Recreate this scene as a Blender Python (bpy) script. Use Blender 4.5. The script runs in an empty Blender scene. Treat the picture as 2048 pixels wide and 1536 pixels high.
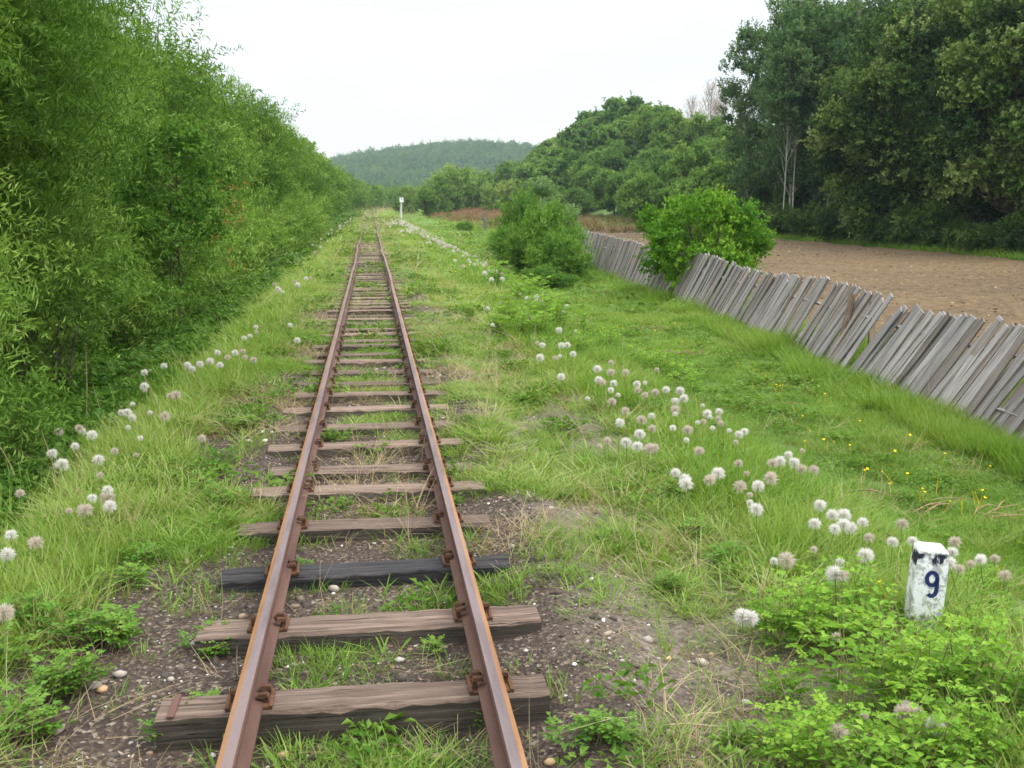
import bpy, math, random
import numpy as np
from mathutils import Vector

random.seed(7)
rng = np.random.default_rng(7)
sc = bpy.context.scene
COL = sc.collection
R = math.radians

# ------------------------------------------------------------------ camera
F = 2100.0                     # focal length in pixels of the 2048 px wide photograph
HCAM = 1.635
TH = math.atan(363 / F)
PSI = math.atan(284 * math.cos(TH) / F)
cam_d = bpy.data.cameras.new('camera')
cam = bpy.data.objects.new('camera', cam_d)
COL.objects.link(cam)
cam_d.sensor_width = 36
cam_d.lens = 36 * F / 2048
cam_d.clip_start = 0.05
cam_d.clip_end = 6000
cam.location = (0.03, 0, HCAM)
cam.rotation_euler = (math.pi / 2 - TH, 0, -PSI)
sc.camera = cam

# ------------------------------------------------------------------ world (bright overcast), sun
SUN_EL, SUN_AZ = R(52), R(112)
world = bpy.data.worlds.new('World')
sc.world = world
world.use_nodes = True
wn = world.node_tree.nodes
wl = world.node_tree.links
wn.clear()
w_out = wn.new('ShaderNodeOutputWorld')
w_sky = wn.new('ShaderNodeTexSky')
w_sky.sky_type = 'NISHITA'
w_sky.sun_disc = False
w_sky.sun_elevation = SUN_EL
w_sky.sun_rotation = SUN_AZ
w_bg1 = wn.new('ShaderNodeBackground')
w_bg1.inputs['Strength'].default_value = 0.05
wl.new(w_sky.outputs[0], w_bg1.inputs['Color'])
w_tc = wn.new('ShaderNodeTexCoord')
w_sep = wn.new('ShaderNodeSeparateXYZ')
wl.new(w_tc.outputs['Generated'], w_sep.inputs[0])
w_ramp = wn.new('ShaderNodeValToRGB')
wl.new(w_sep.outputs['Z'], w_ramp.inputs[0])
cr = w_ramp.color_ramp
cr.elements[0].position = 0.0
cr.elements[0].color = (0.222, 0.212, 0.198, 1)
cr.elements[1].position = 1.0
cr.elements[1].color = (1.25, 1.28, 1.3, 1)
e = cr.elements.new(0.12)
e.color = (0.255, 0.243, 0.226, 1)
e = cr.elements.new(0.36)
e.color = (0.35, 0.338, 0.32, 1)
e = cr.elements.new(0.6)
e.color = (0.85, 0.87, 0.885, 1)
w_map = wn.new('ShaderNodeMapping')
w_map.inputs['Scale'].default_value = (1.2, 1.2, 5)
wl.new(w_tc.outputs['Generated'], w_map.inputs[0])
w_noise = wn.new('ShaderNodeTexNoise')
w_noise.inputs['Scale'].default_value = 2.2
w_noise.inputs['Detail'].default_value = 4
wl.new(w_map.outputs[0], w_noise.inputs['Vector'])
w_mr = wn.new('ShaderNodeMapRange')
w_mr.inputs['From Min'].default_value = 0.3
w_mr.inputs['From Max'].default_value = 0.7
w_mr.inputs['To Min'].default_value = 0.88
w_mr.inputs['To Max'].default_value = 1.12
wl.new(w_noise.outputs['Fac'], w_mr.inputs[0])
w_mul = wn.new('ShaderNodeMixRGB')
w_mul.blend_type = 'MULTIPLY'
w_mul.inputs['Fac'].default_value = 1
wl.new(w_ramp.outputs[0], w_mul.inputs[1])
wl.new(w_mr.outputs[0], w_mul.inputs[2])
w_bg2 = wn.new('ShaderNodeBackground')
w_bg2.inputs['Strength'].default_value = 1.55
wl.new(w_mul.outputs[0], w_bg2.inputs['Color'])
w_add = wn.new('ShaderNodeAddShader')
wl.new(w_bg1.outputs[0], w_add.inputs[0])
wl.new(w_bg2.outputs[0], w_add.inputs[1])
wl.new(w_add.outputs[0], w_out.inputs['Surface'])

sun_d = bpy.data.lights.new('sun', 'SUN')
sun_d.energy = 1.5
sun_d.angle = R(25)
sun_d.color = (1.0, 0.95, 0.86)
sun = bpy.data.objects.new('sun', sun_d)
COL.objects.link(sun)
_sd = Vector((math.sin(SUN_AZ) * math.cos(SUN_EL), math.cos(SUN_AZ) * math.cos(SUN_EL), math.sin(SUN_EL)))
sun.rotation_euler = _sd.to_track_quat('Z', 'Y').to_euler()
sun.location = (0, 0, 60)

sc.view_settings.view_transform = 'Standard'
sc.view_settings.look = 'None'
sc.view_settings.gamma = 1
sc.view_settings.use_curve_mapping = False
sc.view_settings.exposure = 0.85
sc.cycles.use_denoising = True
sc.cycles.max_bounces = 7
sc.cycles.diffuse_bounces = 2
sc.cycles.glossy_bounces = 2
sc.cycles.transmission_bounces = 4
sc.cycles.volume_bounces = 0
sc.cycles.filter_width = 1.6


# ------------------------------------------------------------------ helpers
def hash01(ix, iy, seed):
    n = (ix.astype(np.int64) * 374761393 + iy.astype(np.int64) * 668265263 + seed * 1442695041) & 0x7fffffff
    n = ((n ^ (n >> 13)) * 1274126177) & 0x7fffffff
    return ((n ^ (n >> 16)) & 0xffff) / 65535.0


def vnoise(x, y, s, seed=0):
    x = np.asarray(x, float) / s
    y = np.asarray(y, float) / s
    ix = np.floor(x)
    iy = np.floor(y)
    fx = x - ix
    fy = y - iy
    fx = fx * fx * (3 - 2 * fx)
    fy = fy * fy * (3 - 2 * fy)
    a = hash01(ix, iy, seed)
    b = hash01(ix + 1, iy, seed)
    c = hash01(ix, iy + 1, seed)
    d = hash01(ix + 1, iy + 1, seed)
    return (a * (1 - fx) + b * fx) * (1 - fy) + (c * (1 - fx) + d * fx) * fy


def fbm(x, y, s, seed=0):
    return 0.55 * vnoise(x, y, s, seed) + 0.28 * vnoise(x, y, s * .47, seed + 5) + 0.17 * vnoise(x, y, s * .21, seed + 9)


def smooth(t):
    t = np.clip(t, 0, 1)
    return t * t * (3 - 2 * t)


def cx(y):                                   # centre line of the track
    y = np.asarray(y, float)
    return np.where(y > 150, 0.00034 * (np.maximum(y, 150) - 150) ** 2, 0.0) + 0.02 * np.sin(y * .11) * smooth((y - 10) / 30)


def tz(x, y):                                # height of the ground
    x = np.asarray(x, float)
    y = np.asarray(y, float)
    far = smooth((y - 900) / 300)
    u = x - cx(y) * (1 - far)
    z = -0.078 - .04 * (1 - smooth((np.abs(u) - .72) / .5)) * (1 - smooth((y - 3.3) / .3))
    z = z + .014 * (1 - smooth((np.abs(u) - .6) / .5)) * smooth((y - 5) / 3) + .095 * np.exp(-((u - .83) / .20) ** 2) * smooth((y - 2.2) / 1.2) * (.8 + .4 * vnoise(u * 0, y, .5, 14)) + .055 * np.exp(-((u + .85) / .22) ** 2) * smooth((y - 3.8) / 2)
    edge = 2.0 + 0.35 * (vnoise(x * 0, y, 3.0, 3) - .5)
    z = z - 0.83 * smooth((u - edge) / 2.7)
    z = z - 0.42 * smooth((-u - 1.55) / 1.5)
    rut = np.exp(-((u + 1.95 + .3 * (vnoise(u * 0, y, 2.2, 8) - .5)) / .16) ** 2) * (vnoise(u * 0, y, 1.3, 12) > .35)
    z = z - .05 * rut
    z = z + 0.05 * (fbm(x, y, 1.3, 1) - .5) * smooth((np.abs(u) - .5) / 1.0) + 0.018 * (fbm(x, y, .3, 2) - .5)
    z = z + 0.35 * (vnoise(x, y, 7, 4) - .5) * smooth((u - 5) / 4) * smooth((y - 70) / 40)
    rh = np.interp(y, [60, 110, 143, 180, 222, 275, 372, 447, 600, 750], [1.5, 3.5, 6, 10.5, 13.5, 14.5, 12.5, 11.5, 7, 2])
    z = z + rh * smooth((u - 28) / 24) * smooth((y - 45) / 60)
    z = z + 1.6 * smooth((u - 9) / 22) * smooth((y - 150) / 60) * (1 - smooth((y - 700) / 100))
    hy = np.interp(x, [-700, -350, -150, -60, -30, 20, 112, 187, 300, 600, 1200], [6, 10, 21, 32, 43, 52, 61, 56, 48, 38, 25])
    z = z + (hy + 5 * (fbm(x, y, 90, 21) - .5)) * smooth((y - 720) / 560)
    return z


def at(px, py, z=None, dz=0.0):              # point of the ground (plus dz), or of the level z, seen at a pixel of the photograph
    fw = Vector((math.sin(PSI) * math.cos(TH), math.cos(PSI) * math.cos(TH), -math.sin(TH)))
    rt = Vector((math.cos(PSI), -math.sin(PSI), 0))
    up = rt.cross(fw)
    d = fw + rt * ((px - 1024) / F) + up * ((768 - py) / F)
    zz = -0.4 if z is None else z
    p = None
    for _ in range(14):
        k = (zz + dz - HCAM) / d.z
        if k < 0 or k > 900:
            k = 900
        p = Vector((0.03, 0, HCAM)) + d * k
        if z is not None:
            break
        zz = .5 * zz + .5 * float(tz(p.x, p.y))
    return p


def mesh_np(name, V, faces, mats=(), tint=None, mat_idx=None, smooth_shade=False):
    V = np.asarray(V, dtype=np.float32).reshape(-1, 3)
    me = bpy.data.meshes.new(name)
    if isinstance(faces, np.ndarray):
        n, k = faces.shape
        me.vertices.add(len(V))
        me.vertices.foreach_set('co', V.ravel())
        me.loops.add(n * k)
        me.loops.foreach_set('vertex_index', faces.astype(np.int32).ravel())
        me.polygons.add(n)
        me.polygons.foreach_set('loop_start', np.arange(0, n * k, k, dtype=np.int32))
        me.polygons.foreach_set('loop_total', np.full(n, k, dtype=np.int32))
        me.update(calc_edges=True)
    else:
        me.from_pydata([tuple(v) for v in V.tolist()], [], faces)
        me.update()
    if tint is not None:
        a = me.attributes.new('tint', 'FLOAT', 'FACE')
        a.data.foreach_set('value', np.asarray(tint, dtype=np.float32))
    for m in mats:
        me.materials.append(m)
    if mat_idx is not None:
        me.polygons.foreach_set('material_index', np.asarray(mat_idx, dtype=np.int32))
    me.polygons.foreach_set('use_smooth', [smooth_shade] * len(me.polygons))
    me.update()
    return me


def obj(name, me, parent=None, loc=None, rot=None, scale=None):
    o = bpy.data.objects.new(name, me)
    COL.objects.link(o)
    if parent is not None:
        o.parent = parent
    if loc is not None:
        o.location = loc
    if rot is not None:
        o.rotation_euler = rot
    if scale is not None:
        o.scale = scale if hasattr(scale, '__len__') else (scale,) * 3
    return o


def tag(o, label=None, cat=None, group=None, kind=None):
    if label:
        o['label'] = label
    if cat:
        o['category'] = cat
    if group:
        o['group'] = group
    if kind:
        o['kind'] = kind
    return o


def empty(name, loc, rot=(0, 0, 0), scale=1.0):
    o = bpy.data.objects.new(name, None)
    COL.objects.link(o)
    o.location = loc
    o.rotation_euler = rot
    o.scale = scale if hasattr(scale, '__len__') else (scale,) * 3
    o.empty_display_size = .2
    return o


class MB:                                    # collects loose geometry for one mesh
    def __init__(s):
        s.v, s.f, s.m = [], [], []

    def add(s, V, Fs, mi=0):
        o = len(s.v)
        s.v += [tuple(p) for p in V]
        s.f += [tuple(i + o for i in f) for f in Fs]
        s.m += [mi] * len(Fs)

    def box(s, c, sz, rot=None, mi=0, taper=1.0):
        x, y, z = sz[0] / 2, sz[1] / 2, sz[2] / 2
        V = []
        for dz in (-1, 1):
            t = taper if dz > 0 else 1
            for dx, dy in ((-1, -1), (1, -1), (1, 1), (-1, 1)):
                p = Vector((dx * x * t, dy * y * t, dz * z))
                if rot is not None:
                    p.rotate(rot)
                V.append(p + Vector(c))
        s.add(V, [(3, 2, 1, 0), (4, 5, 6, 7), (0, 1, 5, 4), (1, 2, 6, 5), (2, 3, 7, 6), (3, 0, 4, 7)], mi)

    def tube(s, pts, rad, k=5, mi=0, cap=True):
        pts = [Vector(p) for p in pts]
        n = len(pts)
        V = []
        ref = Vector((.31, .17, .93))
        for i, p in enumerate(pts):
            t = (pts[min(i + 1, n - 1)] - pts[max(i - 1, 0)]).normalized()
            a = t.cross(ref)
            if a.length < .05:
                a = t.cross(Vector((1, 0, 0)))
            a.normalize()
            b = t.cross(a)
            r = rad[i] if hasattr(rad, '__len__') else rad
            for j in range(k):
                an = 2 * math.pi * j / k
                V.append(p + a * (math.cos(an) * r) + b * (math.sin(an) * r))
        Fs = []
        for i in range(n - 1):
            for j in range(k):
                Fs.append((i * k + j, i * k + (j + 1) % k, (i + 1) * k + (j + 1) % k, (i + 1) * k + j))
        if cap:
            Fs.append(tuple(range((n - 1) * k, n * k)))
            Fs.append(tuple(range(k - 1, -1, -1)))
        s.add(V, Fs, mi)

    def mesh(s, name, mats, smooth_shade=False):
        return mesh_np(name, s.v, s.f, mats, mat_idx=s.m, smooth_shade=smooth_shade)


# ------------------------------------------------------------------ materials
def new_mat(name):
    m = bpy.data.materials.new(name)
    m.use_nodes = True
    nt = m.node_tree
    b = nt.nodes['Principled BSDF']
    b.inputs['Roughness'].default_value = .85
    b.inputs['Specular IOR Level'].default_value = .25
    return m, nt, b


def nd(nt, t, **kw):
    n = nt.nodes.new(t)
    for k, v in kw.items():
        if k in n.inputs:
            n.inputs[k].default_value = v
        else:
            setattr(n, k, v)
    return n


def ramp(nt, fac, stops):
    r = nt.nodes.new('ShaderNodeValToRGB')
    el = r.color_ramp.elements
    el[0].position, el[0].color = stops[0][0], (*stops[0][1], 1)
    el[1].position, el[1].color = stops[-1][0], (*stops[-1][1], 1)
    for p, c in stops[1:-1]:
        q = el.new(p)
        q.color = (*c, 1)
    nt.links.new(fac, r.inputs[0])
    return r.outputs[0]


def mixc(nt, fac, a, b, blend='MIX'):
    m = nt.nodes.new('ShaderNodeMixRGB')
    m.blend_type = blend
    for s, v in ((m.inputs[0], fac), (m.inputs[1], a), (m.inputs[2], b)):
        if isinstance(v, (int, float)):
            s.default_value = v
        elif isinstance(v, tuple):
            s.default_value = (*v, 1)
        else:
            nt.links.new(v, s)
    return m.outputs[0]


def noise(nt, scale, detail=4, vec=None, rough=.55, mapscale=None, coords='Object'):
    n = nt.nodes.new('ShaderNodeTexNoise')
    n.inputs['Scale'].default_value = scale
    n.inputs['Detail'].default_value = detail
    n.inputs['Roughness'].default_value = rough
    if vec is None:
        tc = nt.nodes.new('ShaderNodeTexCoord')
        vec = tc.outputs[coords]
    if mapscale is not None:
        mp = nt.nodes.new('ShaderNodeMapping')
        mp.inputs['Scale'].default_value = mapscale
        nt.links.new(vec, mp.inputs[0])
        vec = mp.outputs[0]
    nt.links.new(vec, n.inputs['Vector'])
    return n.outputs['Fac']


def mapr(nt, v, a, b, c=0.0, d=1.0):
    m = nt.nodes.new('ShaderNodeMapRange')
    m.inputs['From Min'].default_value = a
    m.inputs['From Max'].default_value = b
    m.inputs['To Min'].default_value = c
    m.inputs['To Max'].default_value = d
    nt.links.new(v, m.inputs[0])
    return m.outputs[0]


def math_n(nt, op, a, b=None):
    m = nt.nodes.new('ShaderNodeMath')
    m.operation = op
    for s, v in ((m.inputs[0], a), (m.inputs[1], b)):
        if v is None:
            continue
        if isinstance(v, (int, float)):
            s.default_value = v
        else:
            nt.links.new(v, s)
    return m.outputs[0]


def bump(nt, b, h, strength=.5, dist=.01):
    n = nt.nodes.new('ShaderNodeBump')
    n.inputs['Strength'].default_value = strength
    n.inputs['Distance'].default_value = dist
    nt.links.new(h, n.inputs['Height'])
    nt.links.new(n.outputs[0], b.inputs['Normal'])


def leaf_mat(name, stops, trans=.35, inst=False, rough=.55, spec=.12, objvar=0.0, tt=(1.25, 1.15, .6), binst=.3):
    m, nt, b = new_mat(name)
    a = nt.nodes.new('ShaderNodeAttribute')
    a.attribute_name = 'tint'
    a.attribute_type = 'GEOMETRY'
    fac = a.outputs['Fac']
    if inst:
        a.attribute_name = 'itint'
        a.attribute_type = 'INSTANCER'
        a2 = nt.nodes.new('ShaderNodeAttribute')
        a2.attribute_name = 'tint'
        fac = math_n(nt, 'ADD', math_n(nt, 'MULTIPLY', a.outputs['Fac'], 1 - binst), math_n(nt, 'MULTIPLY', a2.outputs['Fac'], binst))
    if objvar:
        oi = nt.nodes.new('ShaderNodeObjectInfo')
        fac = math_n(nt, 'ADD', fac, math_n(nt, 'MULTIPLY', math_n(nt, 'SUBTRACT', oi.outputs['Random'], .5), objvar))
    c = ramp(nt, fac, stops)
    nt.links.new(c, b.inputs['Base Color'])
    b.inputs['Roughness'].default_value = rough
    b.inputs['Specular IOR Level'].default_value = spec
    t = nt.nodes.new('ShaderNodeBsdfTranslucent')
    nt.links.new(mixc(nt, 1.0, c, tt, 'MULTIPLY'), t.inputs['Color'])
    mx = nt.nodes.new('ShaderNodeMixShader')
    mx.inputs[0].default_value = trans
    out = nt.nodes['Material Output']
    nt.links.new(b.outputs[0], mx.inputs[1])
    nt.links.new(t.outputs[0], mx.inputs[2])
    nt.links.new(mx.outputs[0], out.inputs['Surface'])
    return m


M = {}
M['willow'] = leaf_mat('willow_leaf', [(0, (.05, .11, .016)), (.4, (.105, .21, .030)), (.72, (.20, .33, .058)), (1, (.35, .45, .13))], .30, objvar=.3)
M['leaf_orange'] = leaf_mat('young_orange_leaf', [(0, (.30, .19, .05)), (1, (.42, .24, .10))], .3)
M['dark'] = leaf_mat('dark_broad_leaf', [(0, (.012, .036, .006)), (.42, (.036, .088, .012)), (.8, (.12, .195, .035)), (1, (.24, .30, .10))], .25, rough=.5, spec=.15, objvar=.12)
M['poplar'] = leaf_mat('poplar_leaf', [(0, (.045, .11, .035)), (.6, (.095, .18, .06)), (1, (.16, .25, .10))], .3, rough=.4, objvar=.1)
M['slope'] = leaf_mat('slope_leaf', [(0, (.05, .12, .022)), (.5, (.12, .225, .04)), (.85, (.19, .30, .06)), (1, (.26, .34, .08))], .3, objvar=.4)
M['midtree'] = leaf_mat('yellowish_tree_leaf', [(0, (.07, .15, .03)), (.5, (.16, .27, .055)), (1, (.30, .38, .10))], .35, objvar=.5)
M['bush'] = leaf_mat('bush_leaf', [(0, (.05, .15, .012)), (.5, (.11, .26, .018)), (.85, (.20, .37, .035)), (1, (.30, .44, .08))], .38, rough=.45)
M['shrub'] = leaf_mat('shrub_leaf', [(0, (.05, .13, .018)), (.5, (.095, .215, .028)), (1, (.18, .30, .05))], .35, objvar=.3)
M['plant'] = leaf_mat('plant_leaf', [(0, (.06, .155, .018)), (.5, (.13, .28, .028)), (1, (.26, .42, .05))], .4, objvar=.2)
M['grass'] = leaf_mat('grass_blade', [(0, (.065, .16, .018)), (.35, (.13, .245, .03)), (.7, (.225, .33, .065)), (1, (.38, .40, .17))], .4, inst=True, binst=.42)
M['forb'] = leaf_mat('ground_cover_leaf', [(0, (.03, .085, .013)), (.4, (.07, .16, .02)), (1, (.19, .31, .055))], .35, inst=True)
M['straw'] = leaf_mat('dry_grass_blade', [(0, (.26, .19, .10)), (.5, (.38, .30, .17)), (1, (.50, .42, .27))], .3, inst=True)
M['redweed'] = leaf_mat('dry_weed', [(0, (.12, .12, .04)), (.5, (.19, .11, .06)), (1, (.26, .13, .085))], .2, inst=True)
M['farleaf'] = leaf_mat('far_forest_leaf', [(0, (.03, .075, .02)), (.5, (.07, .15, .032)), (1, (.15, .24, .055))], .25, inst=True)


def bark_mat(name, c1, c2, scale=12):
    m, nt, b = new_mat(name)
    n = noise(nt, scale, 4, mapscale=(1, 1, .25))
    nt.links.new(ramp(nt, n, [(.35, c1), (.65, c2)]), b.inputs['Base Color'])
    bump(nt, b, n, .5, .02)
    return m


M['bark'] = bark_mat('grey_brown_bark', (.05, .038, .028), (.12, .095, .07))
M['palebark'] = bark_mat('pale_bark', (.30, .29, .25), (.48, .46, .40), 5)
M['twigbark'] = bark_mat('bare_twig', (.26, .20, .17), (.38, .30, .26), 4)
M['stem'] = bark_mat('plant_stem', (.10, .13, .04), (.18, .15, .06), 20)

# ground
m, nt, b = new_mat('soil_and_turf')
tc = nt.nodes.new('ShaderNodeTexCoord')
sep = nt.nodes.new('ShaderNodeSeparateXYZ')
nt.links.new(tc.outputs['Object'], sep.inputs[0])
vo = nt.nodes.new('ShaderNodeTexVoronoi')
vo.inputs['Scale'].default_value = 75
nt.links.new(tc.outputs['Object'], vo.inputs['Vector'])
vs = nt.nodes.new('ShaderNodeSeparateColor')
nt.links.new(vo.outputs['Color'], vs.inputs[0])
peb = ramp(nt, vs.outputs[0], [(0, (.022, .016, .013)), (.5, (.055, .041, .032)), (.78, (.10, .074, .056)), (.92, (.19, .14, .095)), (1, (.34, .30, .25))])
fine = noise(nt, 9, 6)
soil = mixc(nt, fine, peb, (.045, .031, .023))
turf = ramp(nt, noise(nt, 2.4, 6), [(.3, (.060, .072, .026)), (.5, (.085, .125, .030)), (.7, (.15, .145, .065))])
turf_far = ramp(nt, noise(nt, .35, 6), [(.3, (.065, .13, .030)), (.52, (.10, .18, .038)), (.72, (.17, .20, .07))])
ydist = mapr(nt, sep.outputs['Y'], 14, 45)
turf = mixc(nt, ydist, turf, turf_far)
absx = math_n(nt, 'ABSOLUTE', math_n(nt, 'SUBTRACT', sep.outputs['X'], 0.0))
side = mapr(nt, absx, .9, 2.1)
cover = math_n(nt, 'ADD', math_n(nt, 'MULTIPLY', side, .75), math_n(nt, 'MULTIPLY', noise(nt, 1.6, 5), .8))
cover = math_n(nt, 'ADD', cover, mapr(nt, sep.outputs['Y'], 6, 40, 0, .8))
covf = mapr(nt, cover, .62, .95)
pth = math_n(nt, 'MULTIPLY', mapr(nt, sep.outputs['X'], .65, 1.05), mapr(nt, sep.outputs['X'], 1.7, 2.2, 1, 0))
pth = math_n(nt, 'MULTIPLY', pth, mapr(nt, noise(nt, 3, 4), .35, .6, .35, 1))
soil = mixc(nt, pth, soil, ramp(nt, noise(nt, 40, 4), [(.3, (.07, .055, .042)), (.5, (.135, .108, .084)), (.7, (.24, .20, .155))]))
covf = math_n(nt, 'MULTIPLY', covf, math_n(nt, 'SUBTRACT', 1.0, math_n(nt, 'MULTIPLY', pth, .6)))
nt.links.new(mixc(nt, covf, soil, turf), b.inputs['Base Color'])
bump(nt, b, vo.outputs['Distance'], .6, .012)
b.inputs['Roughness'].default_value = .95
M['ground'] = m

# ploughed field
m, nt, b = new_mat('ploughed_soil')
n1 = noise(nt, 5, 8, rough=.7)
n2 = noise(nt, .12, 4)
n3 = noise(nt, .8, 5, mapscale=(.35, 2.2, 1))
c = ramp(nt, n1, [(.32, (.04, .025, .012)), (.5, (.11, .072, .033)), (.64, (.18, .12, .058)), (.76, (.42, .32, .16))])
c = mixc(nt, .5, c, ramp(nt, n3, [(.3, (.42, .38, .34)), (.7, (1.0, .97, .88))]), 'MULTIPLY')
c = mixc(nt, .35, c, ramp(nt, n2, [(.35, (.085, .059, .031)), (.65, (.165, .113, .056))]))
nt.links.new(c, b.inputs['Base Color'])
bump(nt, b, n1, 1.0, .06)
M['field'] = m


def wood_mat(name, dark, mid, light, axis='X', objvar=.35):
    m, nt, b = new_mat(name)
    sc_l = {'X': (1.0, 34, 34), 'Z': (30, 30, 1.0)}[axis]
    tc = nt.nodes.new('ShaderNodeTexCoord')
    oi = nt.nodes.new('ShaderNodeObjectInfo')
    va = nt.nodes.new('ShaderNodeVectorMath')
    va.operation = 'ADD'
    cmb = nt.nodes.new('ShaderNodeCombineXYZ')
    for i in range(3):
        nt.links.new(math_n(nt, 'MULTIPLY', oi.outputs['Random'], 37.0 + i * 11), cmb.inputs[i])
    nt.links.new(tc.outputs['Object'], va.inputs[0])
    nt.links.new(cmb.outputs[0], va.inputs[1])
    g = noise(nt, 2.2, 7, vec=va.outputs[0], rough=.65, mapscale=sc_l)
    crk = noise(nt, 1.6, 3, vec=va.outputs[0], mapscale=tuple(v * (1.0 if v < 5 else 1.9) for v in sc_l))
    bl = noise(nt, 3.5, 4, vec=va.outputs[0])
    c = ramp(nt, g, [(.32, dark), (.5, mid), (.68, light)])
    c = mixc(nt, mapr(nt, crk, .34, .40, .85, 0), c, tuple(v * .18 for v in dark))
    c = mixc(nt, mapr(nt, bl, .5, .72, 0, .45), c, tuple(v * .75 for v in mid))
    h = nt.nodes.new('ShaderNodeHueSaturation')
    nt.links.new(c, h.inputs['Color'])
    nt.links.new(mapr(nt, oi.outputs['Random'], 0, 1, 1 - objvar, 1 + objvar), h.inputs['Value'])
    nt.links.new(h.outputs[0], b.inputs['Base Color'])
    bump(nt, b, g, .7, .006)
    return m


M['tie'] = wood_mat('weathered_sleeper_wood', (.07, .046, .034), (.155, .108, .082), (.275, .205, .16))
M['tie_black'] = wood_mat('tarred_sleeper_wood', (.012, .011, .011), (.028, .026, .027), (.055, .05, .05))
M['plank'] = wood_mat('grey_fence_wood', (.12, .105, .096), (.25, .228, .212), (.385, .36, .34), 'Z', .26)
M['plank_warm'] = wood_mat('brownish_fence_wood', (.085, .068, .055), (.20, .168, .14), (.33, .29, .255), 'Z', .25)
M['plank_brown'] = wood_mat('brown_post_wood', (.10, .07, .05), (.19, .135, .095), (.28, .21, .15), 'Z', .1)


def rust(name, c1, c2, c3, rough=.7, scale=14, ms=(1, .12, 1)):
    m, nt, b = new_mat(name)
    n = noise(nt, scale, 6, mapscale=ms)
    nt.links.new(ramp(nt, n, [(.3, c1), (.5, c2), (.72, c3)]), b.inputs['Base Color'])
    b.inputs['Roughness'].default_value = rough
    bump(nt, b, noise(nt, 60, 5), .55, .003)
    return m


M['rail_top'] = rust('worn_rail_top', (.095, .072, .07), (.145, .112, .112), (.18, .125, .10), .74)
M['rail_edge'] = rust('orange_rust_edge', (.15, .07, .03), (.26, .13, .055), (.24, .15, .10), .65)
M['rail_side'] = rust('dark_rust_side', (.06, .032, .025), (.105, .056, .042), (.14, .078, .055), .8, 10)
M['spike'] = rust('rusty_spike', (.035, .018, .012), (.085, .04, .02), (.15, .07, .028), .8, 30, (1, 1, 1))

# ------------------------------------------------------------------ ground sheet, field
xs = np.unique(np.concatenate([np.linspace(-700, -60, 26), np.linspace(-60, -8, 30), np.linspace(-8, 8, 150), np.linspace(8, 80, 60), np.linspace(80, 1200, 45)]))
ys = np.unique(np.concatenate([np.linspace(-40, 0, 12), np.linspace(0, 20, 150), np.geomspace(20, 700, 150), np.linspace(700, 1600, 70)]))
X, Y = np.meshgrid(xs, ys)
Z = tz(X, Y)
V = np.stack([X, Y, Z], -1).reshape(-1, 3)
nx, ny = len(xs), len(ys)
ii, jj = np.meshgrid(np.arange(nx - 1), np.arange(ny - 1))
a0 = (jj * nx + ii).ravel()
faces = np.stack([a0, a0 + 1, a0 + nx + 1, a0 + nx], -1)
g = obj('ground', mesh_np('ground', V, faces, [M['ground']], smooth_shade=True))
tag(g, 'soil, gravel and turf ground running to the wooded hill', kind='structure')


def fence_x(y):
    return np.interp(y, [0, 11, 15.6, 27, 88, 300], [6.2, 6.55, 6.95, 7.7, 9.4, 12])


fy = np.concatenate([np.linspace(-5, 45, 300), np.geomspace(45.3, 150, 110)])
fu = np.linspace(0, 1, 200)
FU, FY = np.meshgrid(fu, fy)
x0 = fence_x(FY) + 1.0 + .3 * vnoise(FY * 0, FY, 3, 31)
x1 = 28.5 + 1.2 * (vnoise(FY * 0, FY, 6, 33) - .5) + .5 * (vnoise(FY * 0, FY, 1.7, 34) - .5)
x1 = x1 - np.maximum(0, FY - 120) * .1
FX = x0 + (x1 - x0) * FU
FZ = tz(FX, FY) + .03 + .11 * (fbm(FX, FY, .5, 35) - .35) + .04 * np.sin(FY * 8 + 2 * vnoise(FX, FY, 3, 36))
nx2 = len(fu)
ii, jj = np.meshgrid(np.arange(nx2 - 1), np.arange(len(fy) - 1))
a0 = (jj * nx2 + ii).ravel()
fo = obj('field', mesh_np('field', np.stack([FX, FY, FZ], -1).reshape(-1, 3), np.stack([a0, a0 + 1, a0 + nx2 + 1, a0 + nx2], -1), [M['field']], smooth_shade=True))
tag(fo, 'bare brown ploughed field beyond the leaning fence', kind='structure')

# ------------------------------------------------------------------ track
GH = 0.40                                    # half distance between rail head centres
prof = [  # (x towards the outside, z) of the rail section, clockwise
    (-.026, .106), (-.022, .115), (.009, .115), (.026, .106), (.026, .086), (.008, .076), (.007, .026), (.045, .012), (.045, .004),
    (-.045, .004), (-.045, .012), (-.007, .026), (-.008, .076), (-.026, .086)]
pm = [2, 0, 1, 1, 2, 2, 2, 2, 2, 2, 2, 2, 2, 2]


def rail(side, label):
    yy = np.concatenate([np.arange(-3, 20, .5), np.arange(20, 120, 1.5), np.arange(120, 560, 5)])
    V, Fs, mi = [], [], []
    k = len(prof)
    for y in yy:
        w = smooth((y - 12) / 25)
        xc = float(cx(y)) + side * GH + float(w) * (.018 * math.sin(y * .31 + side) + .012 * math.sin(y * .83 + 2 * side))
        dz = float(w) * .03 * math.sin(y * .27 + side * .6)
        for px_, pz_ in prof:
            V.append((xc + side * px_, y, pz_ + dz))
    for i in range(len(yy) - 1):
        for j in range(k):
            q = (i * k + j, i * k + (j + 1) % k, (i + 1) * k + (j + 1) % k, (i + 1) * k + j)
            Fs.append(q if side > 0 else q[::-1])
            mi.append(pm[j])
    me = mesh_np('rail', V, Fs, [M['rail_top'], M['rail_edge'], M['rail_side']], mat_idx=mi)
    o = obj('rail', me)
    tag(o, label, 'rail', 'rails of the railway track')
    return o


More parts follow.
